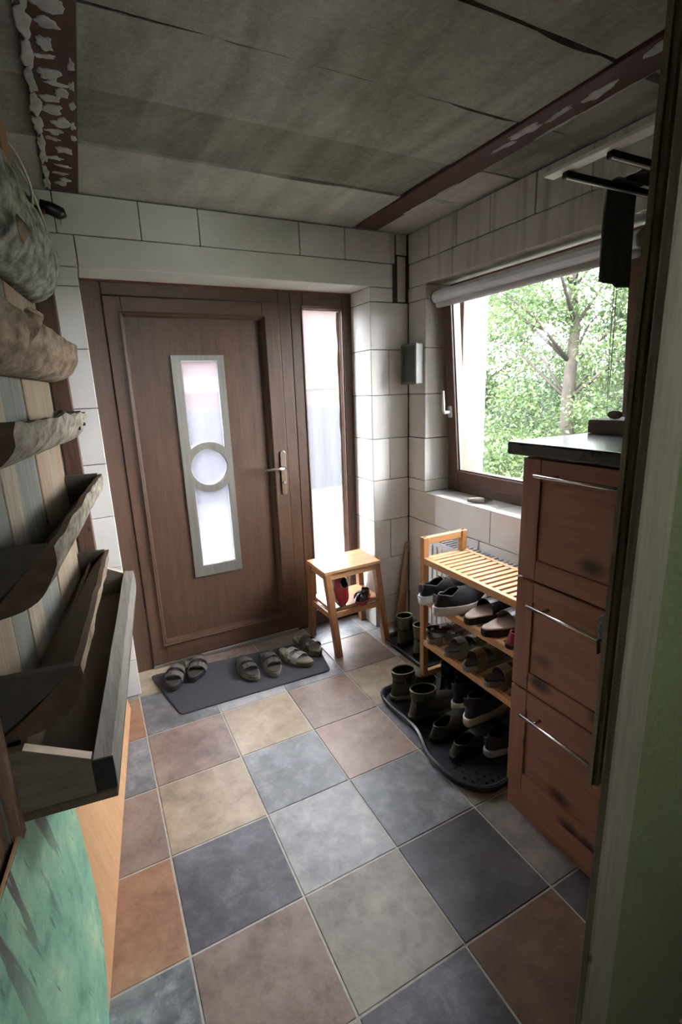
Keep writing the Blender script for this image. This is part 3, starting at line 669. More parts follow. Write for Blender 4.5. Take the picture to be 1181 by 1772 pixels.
obj('board', MB().hexa([LN(-2.0, .0012, -.008), LN(-2.0, .0012), LN(-.06, .0012), LN(-.06, .0012, -.008)], [LN(-2.0, .574, -.008), LN(-2.0, .574), LN(-.06, .574), LN(-.06, .574, -.008)]), wood('honey_panel', 'cfa47a', 'bb8c60', 2, 12, .6, .1), t, bevel=.0015)
pe = [(-1.376, .002), (-1.29, .045), (-1.203, .104), (-1.15, .17), (-1.11, .248), (-1.075, .32), (-1.056, .382), (-1.02, .47), (-.985, .573), (-1.99, .573), (-1.99, .002)]
obj('painted_area', MB().loft([[LN(p[0], p[1], .0002) for p in pe], [LN(p[0], p[1], .0022) for p in pe]]), paint_mat(), t)
# cables in the left corner
CW = plain('white_cable', 'b9b7ad', .5, c2='a8a69c'); CB = plain('black_cable', '232324', .5, c2='18181a')
t = empty('cable_bundle', tuple(L(-.15, -.08, 2.2)), 'tangle of white, grey and black cables hanging in the upper left corner', 'cables')
def spl(pts, n=8):
    out = []; P = [Vector(p) for p in pts]; P = [P[0]]+P+[P[-1]]
    for i in range(1, len(P)-2):
        for k in range(n):
            u = k/n; a, b_, c, d = P[i-1], P[i], P[i+1], P[i+2]
            out.append(.5*((2*b_)+(-a+c)*u+(2*a-5*b_+4*c-d)*u*u+(-a+3*b_-3*c+d)*u**3))
    out.append(P[-2]); return out
cabs = [([L(-.42, -.07, 2.26), L(-.34, -.045, 2.25), L(-.25, -.03, 2.19), L(-.24, -.035, 2.12)], .0045, CW),
        ([L(-.30, -.06, 2.24), L(-.20, -.04, 2.20), L(-.08, -.03, 2.13), L(-.02, -.028, 2.07), L(-.05, -.045, 2.01), L(-.25, -.07, 2.02), L(-.40, -.075, 2.05)], .0045, CW),
        ([L(-.22, -.08, 2.25), L(-.15, -.07, 2.15), L(-.22, -.08, 2.04)], .004, CW),
        ([L(-.33, -.08, 2.26), L(-.22, -.06, 2.18), L(-.10, -.05, 2.16), L(-.05, -.07, 2.08)], .006, CB),
        ([L(-.28, -.085, 2.2), L(-.12, -.08, 2.12), L(-.04, -.085, 2.10)], .007, CB),
        ([L(-.38, -.09, 2.1), L(-.2, -.09, 2.14), L(-.06, -.08, 2.19)], .005, CB)]
for p, r, mt in cabs: obj('cable', MB().tube(spl(p), r, 7), mt, t, smooth=True)
obj('junction_box', LB(-.26, -.14, -.112, -.085, 2.08, 2.19), BLACKM, t, bevel=.004)
obj('connector', MB().tube([L(-.13, -.05, 2.175), L(-.07, -.05, 2.20)], .016, 10), plain('cream_connector', 'b7ae8e', .5), t, smooth=True)
t = empty('pipe_stub', (-.02, YB-.02, 2.18), 'short black pipe end sticking out of the left back corner above the door', 'pipe')
obj('pipe', MB().tube([(-.085, YB-.030, 2.205), (-.05, YB-.026, 2.200), (-.015, YB-.024, 2.185), (-.008, YB-.024, 2.172)], [.022, .024, .024, .015], 12), BLACKM, t, smooth=True)
obj('clip', MB().tube([(-.020, YB-.002, 2.165), (-.020, YB-.02, 2.165), (-.020, YB-.02, 2.145)], .002, 6), STEEL, t)

# ------------------------------------------------------------------ doormat
MATM = plain('charcoal_felt', '4b4c52', .95, c2='2e2f34', scale=260, bmp=.6, detail=2)
mp_ = [(.158, .075), (.940, .052), (1.000, .395), (.070, .500)]
def rounded(poly, r, n=5):
    out = []
    for i, p in enumerate(poly):
        p = Vector(p); a = Vector(poly[i-1])-p; b = Vector(poly[(i+1) % len(poly)])-p; a.normalize(); b.normalize()
        p0, p1 = p+a*r, p+b*r
        for k in range(n+1):
            u = k/n; out.append(tuple((p0*(1-u)**2+p*2*u*(1-u)+p1*u*u)))
    return out
t = tag(obj('doormat', MB().loft([[(p[0], p[1], .001) for p in rounded(mp_, .03)], [(p[0], p[1], .006) for p in rounded(mp_, .03)], [(.55+(p[0]-.55)*.99, .26+(p[1]-.26)*.985, .009) for p in rounded(mp_, .03)]]), MATM), 'charcoal grey ribbed doormat lying in front of the entrance door', 'doormat')

# ------------------------------------------------------------------ shoes
def foot(Ln, Wd, n=28, side=1, scale=1., toe=.0):
    """foot outline, heel at x=0, toe at +x; side=+1 left foot / -1 right foot"""
    out = []
    for k in range(n):
        a = 2*PI*k/n; c, s = math.cos(a), math.sin(a)
        x = Ln/2+Ln/2*(abs(c)**.92)*(1 if c > 0 else -1)
        u = x/Ln
        hw = Wd*(.36+.14*math.sin(PI*min(1, max(0, (u-.18)/.82))**1.0)) if u > .18 else Wd*.36
        y = hw*(abs(s)**.78)*(1 if s > 0 else -1)
        y += side*.010*math.sin(PI*u)*(Ln/.27)-side*.006*(u**3)
        cx_, cy_ = Ln/2, 0
        out.append((cx_+(x-cx_)*scale, cy_+(y-cy_)*scale))
    return out
def ring_z(pts, z): return [(p[0], p[1], z(p[0]) if callable(z) else z) for p in pts]
def sole(mb, Ln, Wd, side, z0, z1, sc=1.0, rise=0., n=28, waist=.0):
    f = foot(Ln, Wd, n, side, sc); g = foot(Ln, Wd, n, side, sc*.97)
    zf = lambda x: z0+rise*max(0, (x/Ln-.72)/.28)**2+(waist*math.sin(PI*max(0, min(1, (x/Ln-.28)/.3))))
    mb.loft([ring_z(g, zf), ring_z(f, lambda x: zf(x)+(z1-z0)*.25), ring_z(f, lambda x: z0+(z1-z0)+rise*max(0, (x/Ln-.72)/.28)**2), ring_z(foot(Ln, Wd, n, side, sc*.985), lambda x: z1+.001+rise*max(0, (x/Ln-.72)/.28)**2)])
    return mb
def upper(Ln, Wd, side, z0, ankle_h, shaft=0., toe_h=.05, ox=.235, ol=.26, ow=.62, rise=0., flare=0., n=28, dip=0., toe_sc=.985, collar_tilt=0.):
    F = foot(Ln, Wd, n, side, toe_sc); Oo = []
    for k in range(n):
        a = 2*PI*k/n; Oo.append((Ln*ox+Ln*ol*.5*math.cos(a)*1.08+.004, Wd*.5*ow*math.sin(a)*.78))
    rings = []; ts = [0, .1, .22, .36, .5, .64, .78, .9, 1]
    for tt in ts:
        r = []
        for (fx, fy), (ox_, oy_) in zip(F, Oo):
            x = fx+(ox_-fx)*(tt**1.15 if fx > Ln*.5 else tt); y = fy+(oy_-fy)*tt**1.4
            zr = ankle_h+collar_tilt*(ox_-Ln*ox)-dip*math.exp(-((ox_-Ln*ox)/(Ln*.07))**2)
            fr_ = max(0, min(1, (fx/Ln-.45)/.5))
            zlin = (zr-z0)*tt
            ztoe = toe_h*math.sin(min(1, tt*2.4)*PI/2)+(zr-z0-toe_h)*max(0, (tt-.08)/.92)**1.25
            z = z0+zlin*(1-fr_)+ztoe*fr_+rise*max(0, (fx/Ln-.72)/.28)**2*(1-tt)
            r.append((x, y, z))
        rings.append(r)
    if shaft:
        for q in (.33, .66, 1.):
            r = []
            for (ox_, oy_), p in zip(Oo, rings[len(ts)-1]):
                k = 1+flare*q
                r.append((Ln*ox+(p[0]-Ln*ox)*k-.004*q, p[1]*k*(1+.1*q), p[2]+shaft*q*(1-.12*math.cos(2*PI*Oo.index((ox_, oy_))/n)*q)))
            rings.append(r)
    out = list(rings); top = rings[-1]; cxx = sum(p[0] for p in top)/n
    rim = [(cxx+(p[0]-cxx)*.90, p[1]*.86, p[2]-.002) for p in top]
    inn = [[(cxx+(p[0]-cxx)*.86, p[1]*.82, max(z0+.012, p[2]-(ankle_h+shaft-z0)*q)) for p in top] for q in (.35, .8)]
    return out, top, rim, inn
def open_cup(rings):
    m_ = MB().loft(rings, caps=False); n = len(rings[0]); k = (len(rings)-1)*n; m_.f.append(tuple(k+i for i in range(n))); return m_
def shoe_base(name, loc, rz, label, cat, group=None, rot=None):
    return empty(name, loc, label, cat, group, None, rz, rot)
def lace(parent, Ln, Wd, z0, h, mat, n=4, x0=.40, x1=.58):
    for k in range(n):
        u = x0+(x1-x0)*k/(n-1); z = h[0]+(h[1]-h[0])*k/(n-1); w = Wd*.20
        obj('lace', MB().tube([(Ln*u, -w, z-.006), (Ln*u+.003, -w*.5, z+.002), (Ln*u, w*.5, z+.003), (Ln*u+.002, w, z-.005)], .0022, 6), mat, parent, local=True, smooth=True)
def sneaker(loc, rz, side, Ln, Wd, um, sm, label, group=None, ankle=.085, lining=None, laces=None, sole_t=.034, tab=True, toe_h=.045, cat='shoe', rot=None, name='sneaker', stripe=None):
    t = shoe_base(name, loc, rz, label, cat, group, rot)
    obj('sole', sole(MB(), Ln, Wd, side, 0, sole_t, 1.04, .014, waist=.003), sm, t, local=True, smooth=True)
    out, top, rim, inn = upper(Ln, Wd, side, sole_t-.004, ankle, 0, toe_h, ox=.25, ol=.34, ow=.72, rise=.014, dip=.012, collar_tilt=.10)
    # raise heel collar
    obj('upper', MB().loft(out, caps=False), um, t, local=True, smooth=True)
    li = lining or plain('black_lining', '141415', .9)
    obj('collar', MB().loft([top, [( (a[0]+b[0])/2, (a[1]+b[1])/2, max(a[2], b[2])+.0035) for a, b in zip(top, rim)], rim], caps=False), stripe or um, t, local=True, smooth=True)
    obj('lining', open_cup([rim]+inn+[[(p[0], p[1], sole_t+.006) for p in inn[-1]]]), li, t, local=True, smooth=True)
    tg = MB().loft([[(Ln*x, y*Wd*.2*(1-.2*k/3), z) for y in (-1, -.5, .5, 1)]+[(Ln*x+.004, y*Wd*.2*(1-.2*k/3), z-.004) for y in (1, .5, -.5, -1)] for k, (x, z) in enumerate(((.58, sole_t+toe_h+.008), (.50, ankle-.018), (.43, ankle+.002), (.385, ankle+.020)))])
    obj('tongue', tg, um, t, local=True, smooth=True)
    if laces: lace(t, Ln, Wd, 0, (ankle+.008, sole_t+toe_h+.006), laces, 4, .42, .60)
    if tab: obj('heel_tab', MB().box(-.002, .006, -.010, .010, ankle-.035, ankle+.004), stripe or um, t, local=True, bevel=.002)
    return t
def boot(loc, rz, side, Ln, Wd, um, sm, label, group=None, shaft=.06, ankle=.095, sole_t=.026, elastic=None, rimm=None, cat='boot', shiny=None, toe_h=.05):
    t = shoe_base('ankle_boot', loc, rz, label, cat, group)
    obj('sole', sole(MB(), Ln, Wd, side, 0, sole_t, 1.02, .008, waist=.006), sm, t, local=True, smooth=True)
    out, top, rim, inn = upper(Ln, Wd, side, sole_t-.003, ankle, shaft, toe_h, ox=.26, ol=.40, ow=.92, rise=.008, flare=.10)
    obj('upper', MB().loft(out, caps=False), um, t, local=True, smooth=True)
    obj('collar', MB().loft([top, [((a[0]+b[0])/2, (a[1]+b[1])/2, a[2]+.003) for a, b in zip(top, rim)], rim], caps=False), rimm or um, t, local=True, smooth=True)
    obj('lining', open_cup([rim]+inn+[[(p[0], p[1], sole_t+.004) for p in inn[-1]]]), plain('dark_lining', '1c1b17', .9), t, local=True, smooth=True)
    mid = [p for p in top]
    for sd in (-1, 1):
        y = max(abs(p[1]) for p in top)
        obj('gusset', MB().hexa([(Ln*.22, sd*y*.93, ankle-.01), (Ln*.30, sd*y*.93, ankle-.01), (Ln*.30, sd*(y*.93+.004), ankle-.01), (Ln*.22, sd*(y*.93+.004), ankle-.01)], [(Ln*.18, sd*y*.985, ankle+shaft-.012), (Ln*.33, sd*y*.985, ankle+shaft-.012), (Ln*.33, sd*(y*.985+.004), ankle+shaft-.012), (Ln*.18, sd*(y*.985+.004), ankle+shaft-.012)]), elastic or plain('black_elastic', '151514', .9), t, local=True)
    obj('pull_loop', MB().tube([(Ln*.06, -.006, ankle+shaft-.02), (Ln*.05, -.006, ankle+shaft+.006), (Ln*.05, .006, ankle+shaft+.006), (Ln*.06, .006, ankle+shaft-.02)], .003, 6), rimm or um, t, local=True)
    return t
def band(mb, xa, xb, Wd, side, Ln, z0, h, n=11, th=.003, ya=1.0):
    def pts(x, off):
        u = x/Ln; hw = Wd*.5*(.36+.14*math.sin(PI*(u-.18)/.82))/.5*ya; yc = side*.010*math.sin(PI*u)
        r = []
        for k in range(n):
            a = PI*k/(n-1); r.append((x, yc-(hw+off)*math.cos(a), z0+(h+off)*math.sin(a)**.75))
        return r
    A, Bq, C, Dq = pts(xa, th), pts(xb, th), pts(xb, 0), pts(xa, 0)
    rings = [[A[k], Bq[k], C[k], Dq[k]] for k in range(n)]
    return mb.loft(rings)
def sandal(loc, rz, side, Ln, Wd, sm, fm, bm_, label, group=None, buckle=None, straps=((.36, .50, .048), (.58, .74, .042)), wide=False, sole_t=.026, rot=None, cat='sandal', heel_strap=False, name='sandal'):
    t = shoe_base(name, loc, rz, label, cat, group, rot)
    obj('sole', sole(MB(), Ln, Wd, side, 0, sole_t, 1.0, .006), sm, t, local=True, smooth=False)
    f = foot(Ln, Wd, 28, side, .95); g = foot(Ln, Wd, 28, side, .80)
    obj('footbed', MB().loft([ring_z(foot(Ln, Wd, 28, side, .985), lambda x: sole_t-.002+.006*max(0, (x/Ln-.72)/.28)**2), ring_z(f, lambda x: sole_t+.006+.006*max(0, (x/Ln-.72)/.28)**2), ring_z(g, lambda x: sole_t+.0035+.006*max(0, (x/Ln-.72)/.28)**2)]), fm, t, local=True, smooth=True)
    bk = buckle or CHROME
    for xa, xb, h in straps:
        s_ = obj('strap', band(MB(), Ln*xa, Ln*xb, Wd*.97, side, Ln, sole_t-.008, h), bm_, t, local=True, smooth=False, bevel=.001)
        xm = Ln*(xa+xb)/2; u = xm/Ln; hw = Wd*(.36+.14*math.sin(PI*(u-.18)/.82)); yb_ = side*hw*.62; zb = sole_t-.008+h*.90
        bl = MB(); w2_ = Ln*(xb-xa)*.42
        for q in ((-1, 0), (1, 0)): bl.bar((xm+q[0]*w2_, yb_-.012*side, zb+.004), (xm+q[0]*w2_, yb_+.010*side, zb-.006), .003, .003)
        bl.bar((xm-w2_, yb_-.012*side, zb+.005), (xm+w2_, yb_-.012*side, zb+.005), .003, .003); bl.bar((xm-w2_, yb_+.010*side, zb-.005), (xm+w2_, yb_+.010*side, zb-.005), .003, .003)
        bl.bar((xm, yb_-.012*side, zb+.006), (xm, yb_+.010*side, zb-.004), .002, .002)
        obj('buckle', bl, bk, s_, local=True)
    if heel_strap:
        hs = [(Ln*.36*(1-math.sin(PI*k/12)*1.02)+.004*0, -Wd*.36*math.cos(PI*k/12), sole_t+.022+.020*math.sin(PI*k/12)) for k in range(13)]
        obj('heel_strap', MB().loft([[(p[0], p[1], p[2]), (p[0], p[1], p[2]+.014), (p[0]-.002, p[1]*1.04, p[2]+.014), (p[0]-.002, p[1]*1.04, p[2])] for p in hs]), bm_, t, local=True)
    return t
def heading(a, b): return math.atan2(b[1]-a[1], b[0]-a[0])
SB = plain('black_rubber', '1e1e1d', .75, c2='151514'); FBD = plain('worn_dark_footbed', '3d3834', .8, c2='2c2825')
FBL = plain('grey_beige_footbed', '857c6c', .8, c2='6b6356'); LG = plain('dark_leather', '4a4440', .4, c2='37322c', scale=50, bmp=.2); LGR = plain('greybrown_leather', '6a625c', .38, c2='524b46', scale=50, bmp=.2)
MATZ = .0092
def mat_sandal(toe, heel, side, strap, fb, label, Ln=.255, z=MATZ, group=None, buckle=None, rim=None):
    a = heading(heel, toe); return sandal((heel[0], heel[1], z), a, side, Ln, .098, rim or SB, fb, strap, label, group, buckle)
# pair left of the mat
mat_sandal((.150, .275), (.245, .510), -1, LGR, FBD, 'dark brown two-strap sandal half off the left mat corner, leftmost by the door', z=.0095)
mat_sandal((.268, .315), (.345, .545), 1, LGR, FBD, 'grey-brown two-strap sandal on the left of the mat, touching the leftmost sandal', z=.0095)
mat_sandal((.555, .150), (.545, .400), -1, LG, FBD, 'dark two-buckle sandal with pale sole edge, left one of the pair mid mat', rim=plain('pale_edge_sole', '77736a', .7, c2='5e5b54'))
mat_sandal((.665, .130), (.660, .380), 1, LG, FBD, 'dark two-buckle sandal, right one of the pair in the middle of the mat', rim=MC['pale_edge_sole'])
ALU = plain('light_grey_strap', '8d8a87', .3, c2='787572')
mat_sandal((.860, .125), (.765, .360), -1, ALU, FBL, 'sandal with shiny grey straps and olive footbed on the right of the mat', rim=plain('olive_sole', '6a6653', .8, c2='565343'))
mat_sandal((.955, .200), (.885, .445), 1, LG, FBL, 'dark sandal behind the shiny-strapped one, at the right rear of the mat', rim=MC['olive_sole'])

# ------------------------------------------------------------------ boot trays
TRAYM = plain('black_tray_plastic', '2f3338', .3, c2='25282c', scale=12)
def tray(poly, label, studs):
    cx_ = sum(p[0] for p in poly)/len(poly); cy_ = sum(p[1] for p in poly)/len(poly)
    t = empty('boot_tray', (cx_, cy_, 0), label, 'tray')
    P = rounded(poly, .06, 7)
    def off(p, d):
        v = Vector((p[0]-cx_, p[1]-cy_)); l = v.length; v *= (l-d)/l; return (cx_+v.x, cy_+v.y)
    rings = [[(p[0], p[1], .0012) for p in P], [(*off(p, -.006), .020) for p in P], [(*off(p, -.008), .027) for p in P], [(*off(p, .004), .030) for p in P], [(*off(p, .012), .024) for p in P], [(*off(p, .020), .006) for p in P]]
    obj('tray_body', MB().loft(rings), TRAYM, t, smooth=False, bevel=.001)
    mb = MB()
    for (x, y) in studs:
        mb.loft([[(x+.006*math.cos(2*PI*k/6), y+.006*math.sin(2*PI*k/6), .0058) for k in range(6)], [(x+.003*math.cos(2*PI*k/6), y+.003*math.sin(2*PI*k/6), .010) for k in range(6)]])
    if studs: obj('studs', mb, TRAYM, t, kind='stuff')
    return t
tray([(1.355, .20), (1.365, -.205), (1.63, -.205), (1.63, .20)], 'black plastic boot tray with the olive boots, standing behind the step stool', [])
nearp = []
for (x, y) in [(1.085, -.262), (1.045, -.30), (1.035, -.40), (1.045, -.50), (1.045, -.58), (1.025, -.65), (1.000, -.72), (.995, -.80), (1.005, -.88), (1.04, -.945), (1.10, -.985), (1.20, -.985), (1.38, -.985), (1.40, -.62), (1.40, -.262)]: nearp.append((x, y))
def tray2():
    t = empty('boot_tray', (1.2, -.62, 0), 'black studded boot tray with curved edge under the slatted shoe rack', 'tray'); P = [Vector((p[0], p[1], 0)) for p in nearp]
    Q = spl([tuple(p) for p in P]+[tuple(P[0])], 5)[:-1]; c = Vector((1.2, -.62, 0))
    def off(p, d, z): v = p-c; v = v*((v.length-d)/v.length); q = c+v; return (q.x, q.y, z)
    obj('tray_body', MB().loft([[off(p, 0, .0012) for p in Q], [off(p, -.006, .022) for p in Q], [off(p, -.008, .030) for p in Q], [off(p, .003, .034) for p in Q], [off(p, .012, .027) for p in Q], [off(p, .022, .006) for p in Q]]), TRAYM, t, bevel=.001)
    mb = MB()
    for i in range(12):
        for j in range(6):
            x = 1.055+.028*i+(.014 if j % 2 else 0); y = -.945+.030*j
            if x > 1.36: continue
            mb.loft([[(x+.007*math.cos(2*PI*k/6), y+.007*math.sin(2*PI*k/6), .0055) for k in range(6)], [(x+.003*math.cos(2*PI*k/6), y+.003*math.sin(2*PI*k/6), .012) for k in range(6)]])
    obj('studs', mb, TRAYM, t, kind='stuff')
tray2()
OLV = plain('olive_suede', '5f614e', .9, c2='474a3b', scale=60, bmp=.3); OLR = plain('olive_rim', '9c9c80', .8, c2='86876f'); OLS = plain('grey_boot_sole', '807f75', .7, c2='66655d')
BRS = plain('dark_brown_suede', '524e42', .85, c2='3a362a', scale=60, bmp=.3); BRR = plain('brown_rim', '858169', .8, c2='6d6a57')
boot((1.385, .060, .0062), .50, -1, .27, .100, OLV, SB, 'olive suede ankle boot on the rear tray, nearer the stool legs', shaft=.075, ankle=.10, rimm=OLR)
boot((1.400, -.070, .0062), .30, 1, .27, .100, OLV, SB, 'olive suede ankle boot on the rear tray, nearer the slatted rack', shaft=.075, ankle=.10, rimm=OLR)
# near tray boots
boot((1.075, -.335, .0062), .05, -1, .28, .102, BRS, OLS, 'dark green-brown ankle boot at the left end of the front tray', shaft=.045, ankle=.098, rimm=BRR)
boot((1.065, -.500, .0062), -.05, 1, .28, .102, BRS, OLS, 'dark green-brown ankle boot with open collar, right of its twin on the front tray', shaft=.045, ankle=.098, rimm=BRR)
GLB = plain('glossy_black_leather', '131212', .15, c2='0c0b0b', coat=.6)
boot((1.30, -.425, .0062), .12, -1, .25, .09, GLB, SB, 'shiny black boot under the rack, behind the left green-brown boot', shaft=.06, ankle=.10)
boot((1.30, -.530, .0062), .10, 1, .25, .09, GLB, SB, 'shiny black boot under the rack, right of the other shiny black boot', shaft=.06, ankle=.10)
NAVY = plain('navy_canvas', '31343f', .85, c2='252833'); WS = plain('cream_rubber', 'd8d5c4', .6, c2='c4c1b0'); LWS = plain('white_foam_sole', 'ecece9', .55, c2='dededc')
BLKK = plain('black_knit', '2f3035', .8, c2='222326', scale=120, bmp=.3); GREYR = plain('grey_collar', '6e6e73', .8, c2='5c5c61')
sneaker((1.205, -.715, .064), .12, 1, .28, .104, NAVY, WS, 'navy high-top sneaker with cream sole standing on other shoes in the front tray', ankle=.135, sole_t=.040, toe_h=.05, stripe=NAVY, rot=(0, -.05, .12))
sneaker((1.235, -.600, .058), .16, -1, .28, .104, NAVY, WS, 'navy sneaker with cream heel, half hidden behind its twin under the rack', ankle=.135, sole_t=.040, toe_h=.05, stripe=NAVY, rot=(0, -.05, .16))
def low_shoe(loc, rz, side, um, sm, label, ankle=.068, Ln=.27, rim=None):
    return sneaker(loc, rz, side, Ln, .10, um, sm, label, ankle=ankle, sole_t=.022, tab=False, toe_h=.04, name='low_shoe', stripe=rim or GREYR)
DKS = plain('dark_grey_suede', '45433d', .9, c2='32302b', scale=70, bmp=.3)
low_shoe((1.065, -.660, .0062), .18, -1, DKS, SB, 'low dark slip-on shoe in the front tray, beside the open green-brown boot')
low_shoe((1.070, -.785, .0062), .10, 1, DKS, SB, 'low dark slip-on shoe nearest the studded end of the front tray')
sneaker((1.185, -.858, .030), .10, -1, .28, .102, BLKK, plain('dull_grey_rubber', '96989d', .6, c2='7c7f84'), 'black shoe with grey heel sole, in front of the studded tray end', ankle=.085, sole_t=.030, rot=(0, -.06, .10))
sneaker((1.290, -.900, .012), .05, 1, .27, .10, BLKK, MC['dull_grey_rubber'], 'black shoe with grey sole squeezed against the cabinet side, in the front tray', ankle=.085, sole_t=.030)

# ------------------------------------------------------------------ shoe rack
RX0, RX1, RY0, RY1 = 1.25, 1.505, -1.02, -.325
t = empty('shoe_rack', ((RX0+RX1)/2, (RY0+RY1)/2, 0), 'light bamboo shoe rack with three slatted shelves between the boots and the cabinet', 'shoe rack')
lw = .030
for x in (RX0, RX1-lw):
    for y in (RY0, RY1-lw):
        obj('leg', B(x, x+lw, y, y+lw, .0352 if x < 1.3 else .0352, .800), BEECH[2], t, bevel=.002)
        obj('dowel_cap', MB().tube([(x+lw/2, y+lw/2, .7995), (x+lw/2, y+lw/2, .803)], .007, 12), plain('dowel_brown', '6e4a30', .6), t)
for y in (RY0, RY1-lw):
    obj('handle_rail', B(RX0+lw, RX1-lw, y+.003, y+lw-.003, .765, .799), BEECH[0], t, bevel=.002)
    for z in (.705, .505, .290): obj('end_rail', B(RX0+lw, RX1-lw, y+.004, y+lw-.004, z-.040, z-.006), BEECH[0], t, bevel=.002)
    obj('end_rail', B(RX0+lw, RX1-lw, y+.004, y+lw-.004, .08, .11), BEECH[0], t, bevel=.002)
for z in (.705, .505, .290):
    for x in (RX0-.001, RX1-.022): obj('shelf_rail', B(x, x+.023, RY0+lw, RY1-lw, z-.030, z), BEECH[1], t, bevel=.002)
    ns = 17; y0, y1 = RY0+lw+.006, RY1-lw-.006; pit = (y1-y0)/ns
    for k in range(ns):
        obj('slat', B(RX0+.0225, RX1-.0225, y0+pit*k+.003, y0+pit*(k+1)-.0115, z-.012, z-.001), BEECH[0], t, bevel=.0012)
# shoes on the upper shelf (z .505)
Z1 = .5055
sneaker((1.195, -.400, Z1), -.02, 1, .285, .104, BLKK, LWS, 'black sneaker with thick white sole, left one of the pair on the upper shelf', ankle=.095, sole_t=.040, laces=plain('grey_lace', '8d8d8c', .7), stripe=GREYR)
sneaker((1.180, -.525, Z1), .0, -1, .29, .104, BLKK, LWS, 'black sneaker with thick white sole and grey laces, nearer one on the upper shelf', ankle=.095, sole_t=.040, laces=MC['grey_lace'], stripe=GREYR)
CORK = plain('dark_cork_sole', '3a3129', .85, c2='29221c', scale=80); SUE = plain('pale_suede_footbed', 'd6c8bd', .8, c2='c2b4a8'); BLS = plain('black_strap_leather', '1b191a', .35, c2='121112')
sandal((1.235, -.660, Z1), .0, 1, .265, .102, CORK, SUE, BLS, 'black mule with pale footbed, left of its twin on the upper shelf', straps=((.44, .86, .060),), sole_t=.030, name='mule')
GRS = plain('grey_strap_leather', '6b666d', .3, c2='555157')
sandal((1.225, -.770, Z1), .0, -1, .265, .102, CORK, SUE, GRS, 'grey-strapped mule with pale footbed, on the upper shelf beside the pink-rimmed clog', straps=((.44, .86, .060),), sole_t=.030, name='mule')
PINK = plain('magenta_rubber', 'd8488a', .4, c2='c03a76'); REDD = plain('dark_red_rubber', '96263f', .5, c2='6a1c30')
sneaker((1.240, -.888, Z1), .0, 1, .22, .094, REDD, SB, 'small dark red clog with bright pink rim beside the cabinet on the upper shelf', ankle=.062, sole_t=.016, tab=False, name='clog', stripe=PINK, toe_h=.038)
# middle shelf (z .29)
Z2 = .2905
BRL = plain('brown_patent_leather', '5a423c', .18, c2='40302b', coat=.6); BEI = plain('beige_insole', '6f6556', .8, c2='5b5245'); GRB = plain('grey_buckle_strap', '958f82', .4, c2='7a7467'); TAN = plain('khaki_leather', '968763', .5, c2='776a4b')
PALES = plain('pale_grey_edge', 'a19c90', .7, c2='87837a')
sandal((1.240, -.400, Z2), .02, 1, .25, .094, PALES, FBD, BRL, 'brown patent sandal with silvery buckles, leftmost on the middle shelf', straps=((.30, .46, .052), (.55, .75, .044)), heel_strap=True)
sandal((1.235, -.530, Z2), .0, -1, .25, .094, PALES, FBD, GRB, 'sandal with grey buckled strap, between the brown patent and khaki ones on the middle shelf', straps=((.22, .40, .056), (.58, .76, .044)), heel_strap=True)
sandal((1.230, -.665, Z2), .0, 1, .26, .096, PALES, FBD, TAN, 'khaki sandal with gold-toned buckle in the middle of the middle shelf', straps=((.20, .40, .060), (.55, .75, .048)), buckle=metal('pale_brass', 'c9c19a', .25))
sandal((1.228, -.790, Z2), -.02, -1, .26, .096, PALES, FBD, TAN, 'khaki sandal nearer the cabinet on the middle shelf', straps=((.26, .46, .050), (.58, .76, .044)), buckle=MC['pale_brass'])
boot((1.255, -.920, Z2), .0, 1, .25, .09, DKS, SB, 'dark ankle boot against the cabinet on the middle shelf', shaft=.02, ankle=.09)

# ------------------------------------------------------------------ step stool
t = empty('step_stool', (1.19, .33, 0), 'varnished wooden two-step stool in front of the sidelight', 'stool')
ST = [(.998, .205), (1.368, .215), (1.368, .470), (.998, .455)]
def slabq(q, z0, z1): return MB().hexa([(p[0], p[1], z0) for p in q], [(p[0], p[1], z1) for p in q])
obj('top_step', slabq(ST, .480, .500), STOOLW[0], t, bevel=.004, seg=2)
LS = [(1.040, .255), (1.385, .255), (1.375, .490), (1.035, .485)]
obj('lower_step', slabq([(1.040, .228), (1.372, .232), (1.372, .478), (1.035, .470)], .247, .265), STOOLW[0], t, bevel=.003, seg=2)
lt = [(1.022, .228), (1.345, .238), (1.345, .445), (1.022, .432)]; lbm = [(1.045, .160), (1.365, .168), (1.395, .505), (1.022, .478)]
for (a, b_) in zip(lt, lbm):
    obj('leg', MB().bar((b_[0], b_[1], .0008), (a[0], a[1], .480), .036, .042, (0, 1, 0)), STOOLW[2], t, bevel=.003, seg=2)
obj('apron', MB().bar((1.035, .222, .462), (1.335, .232, .462), .016, .034), STOOLW[0], t, bevel=.002)
obj('apron', MB().bar((1.035, .438, .462), (1.335, .450, .462), .016, .034), STOOLW[0], t, bevel=.002)
obj('apron', MB().bar((1.018, .245, .462), (1.018, .42, .462), .016, .034), STOOLW[1], t, bevel=.002)
obj('apron', MB().bar((1.350, .25, .462), (1.350, .435, .462), .016, .034), STOOLW[1], t, bevel=.002)
obj('step_rail', MB().bar((1.05, .215, .230), (1.35, .222, .230), .016, .034), STOOLW[0], t, bevel=.002)
obj('step_rail', MB().bar((1.03, .475, .230), (1.37, .49, .230), .016, .034), STOOLW[0], t, bevel=.002)
obj('step_rail', MB().bar((1.030, .22, .230), (1.022, .47, .230), .016, .034), STOOLW[1], t, bevel=.002)
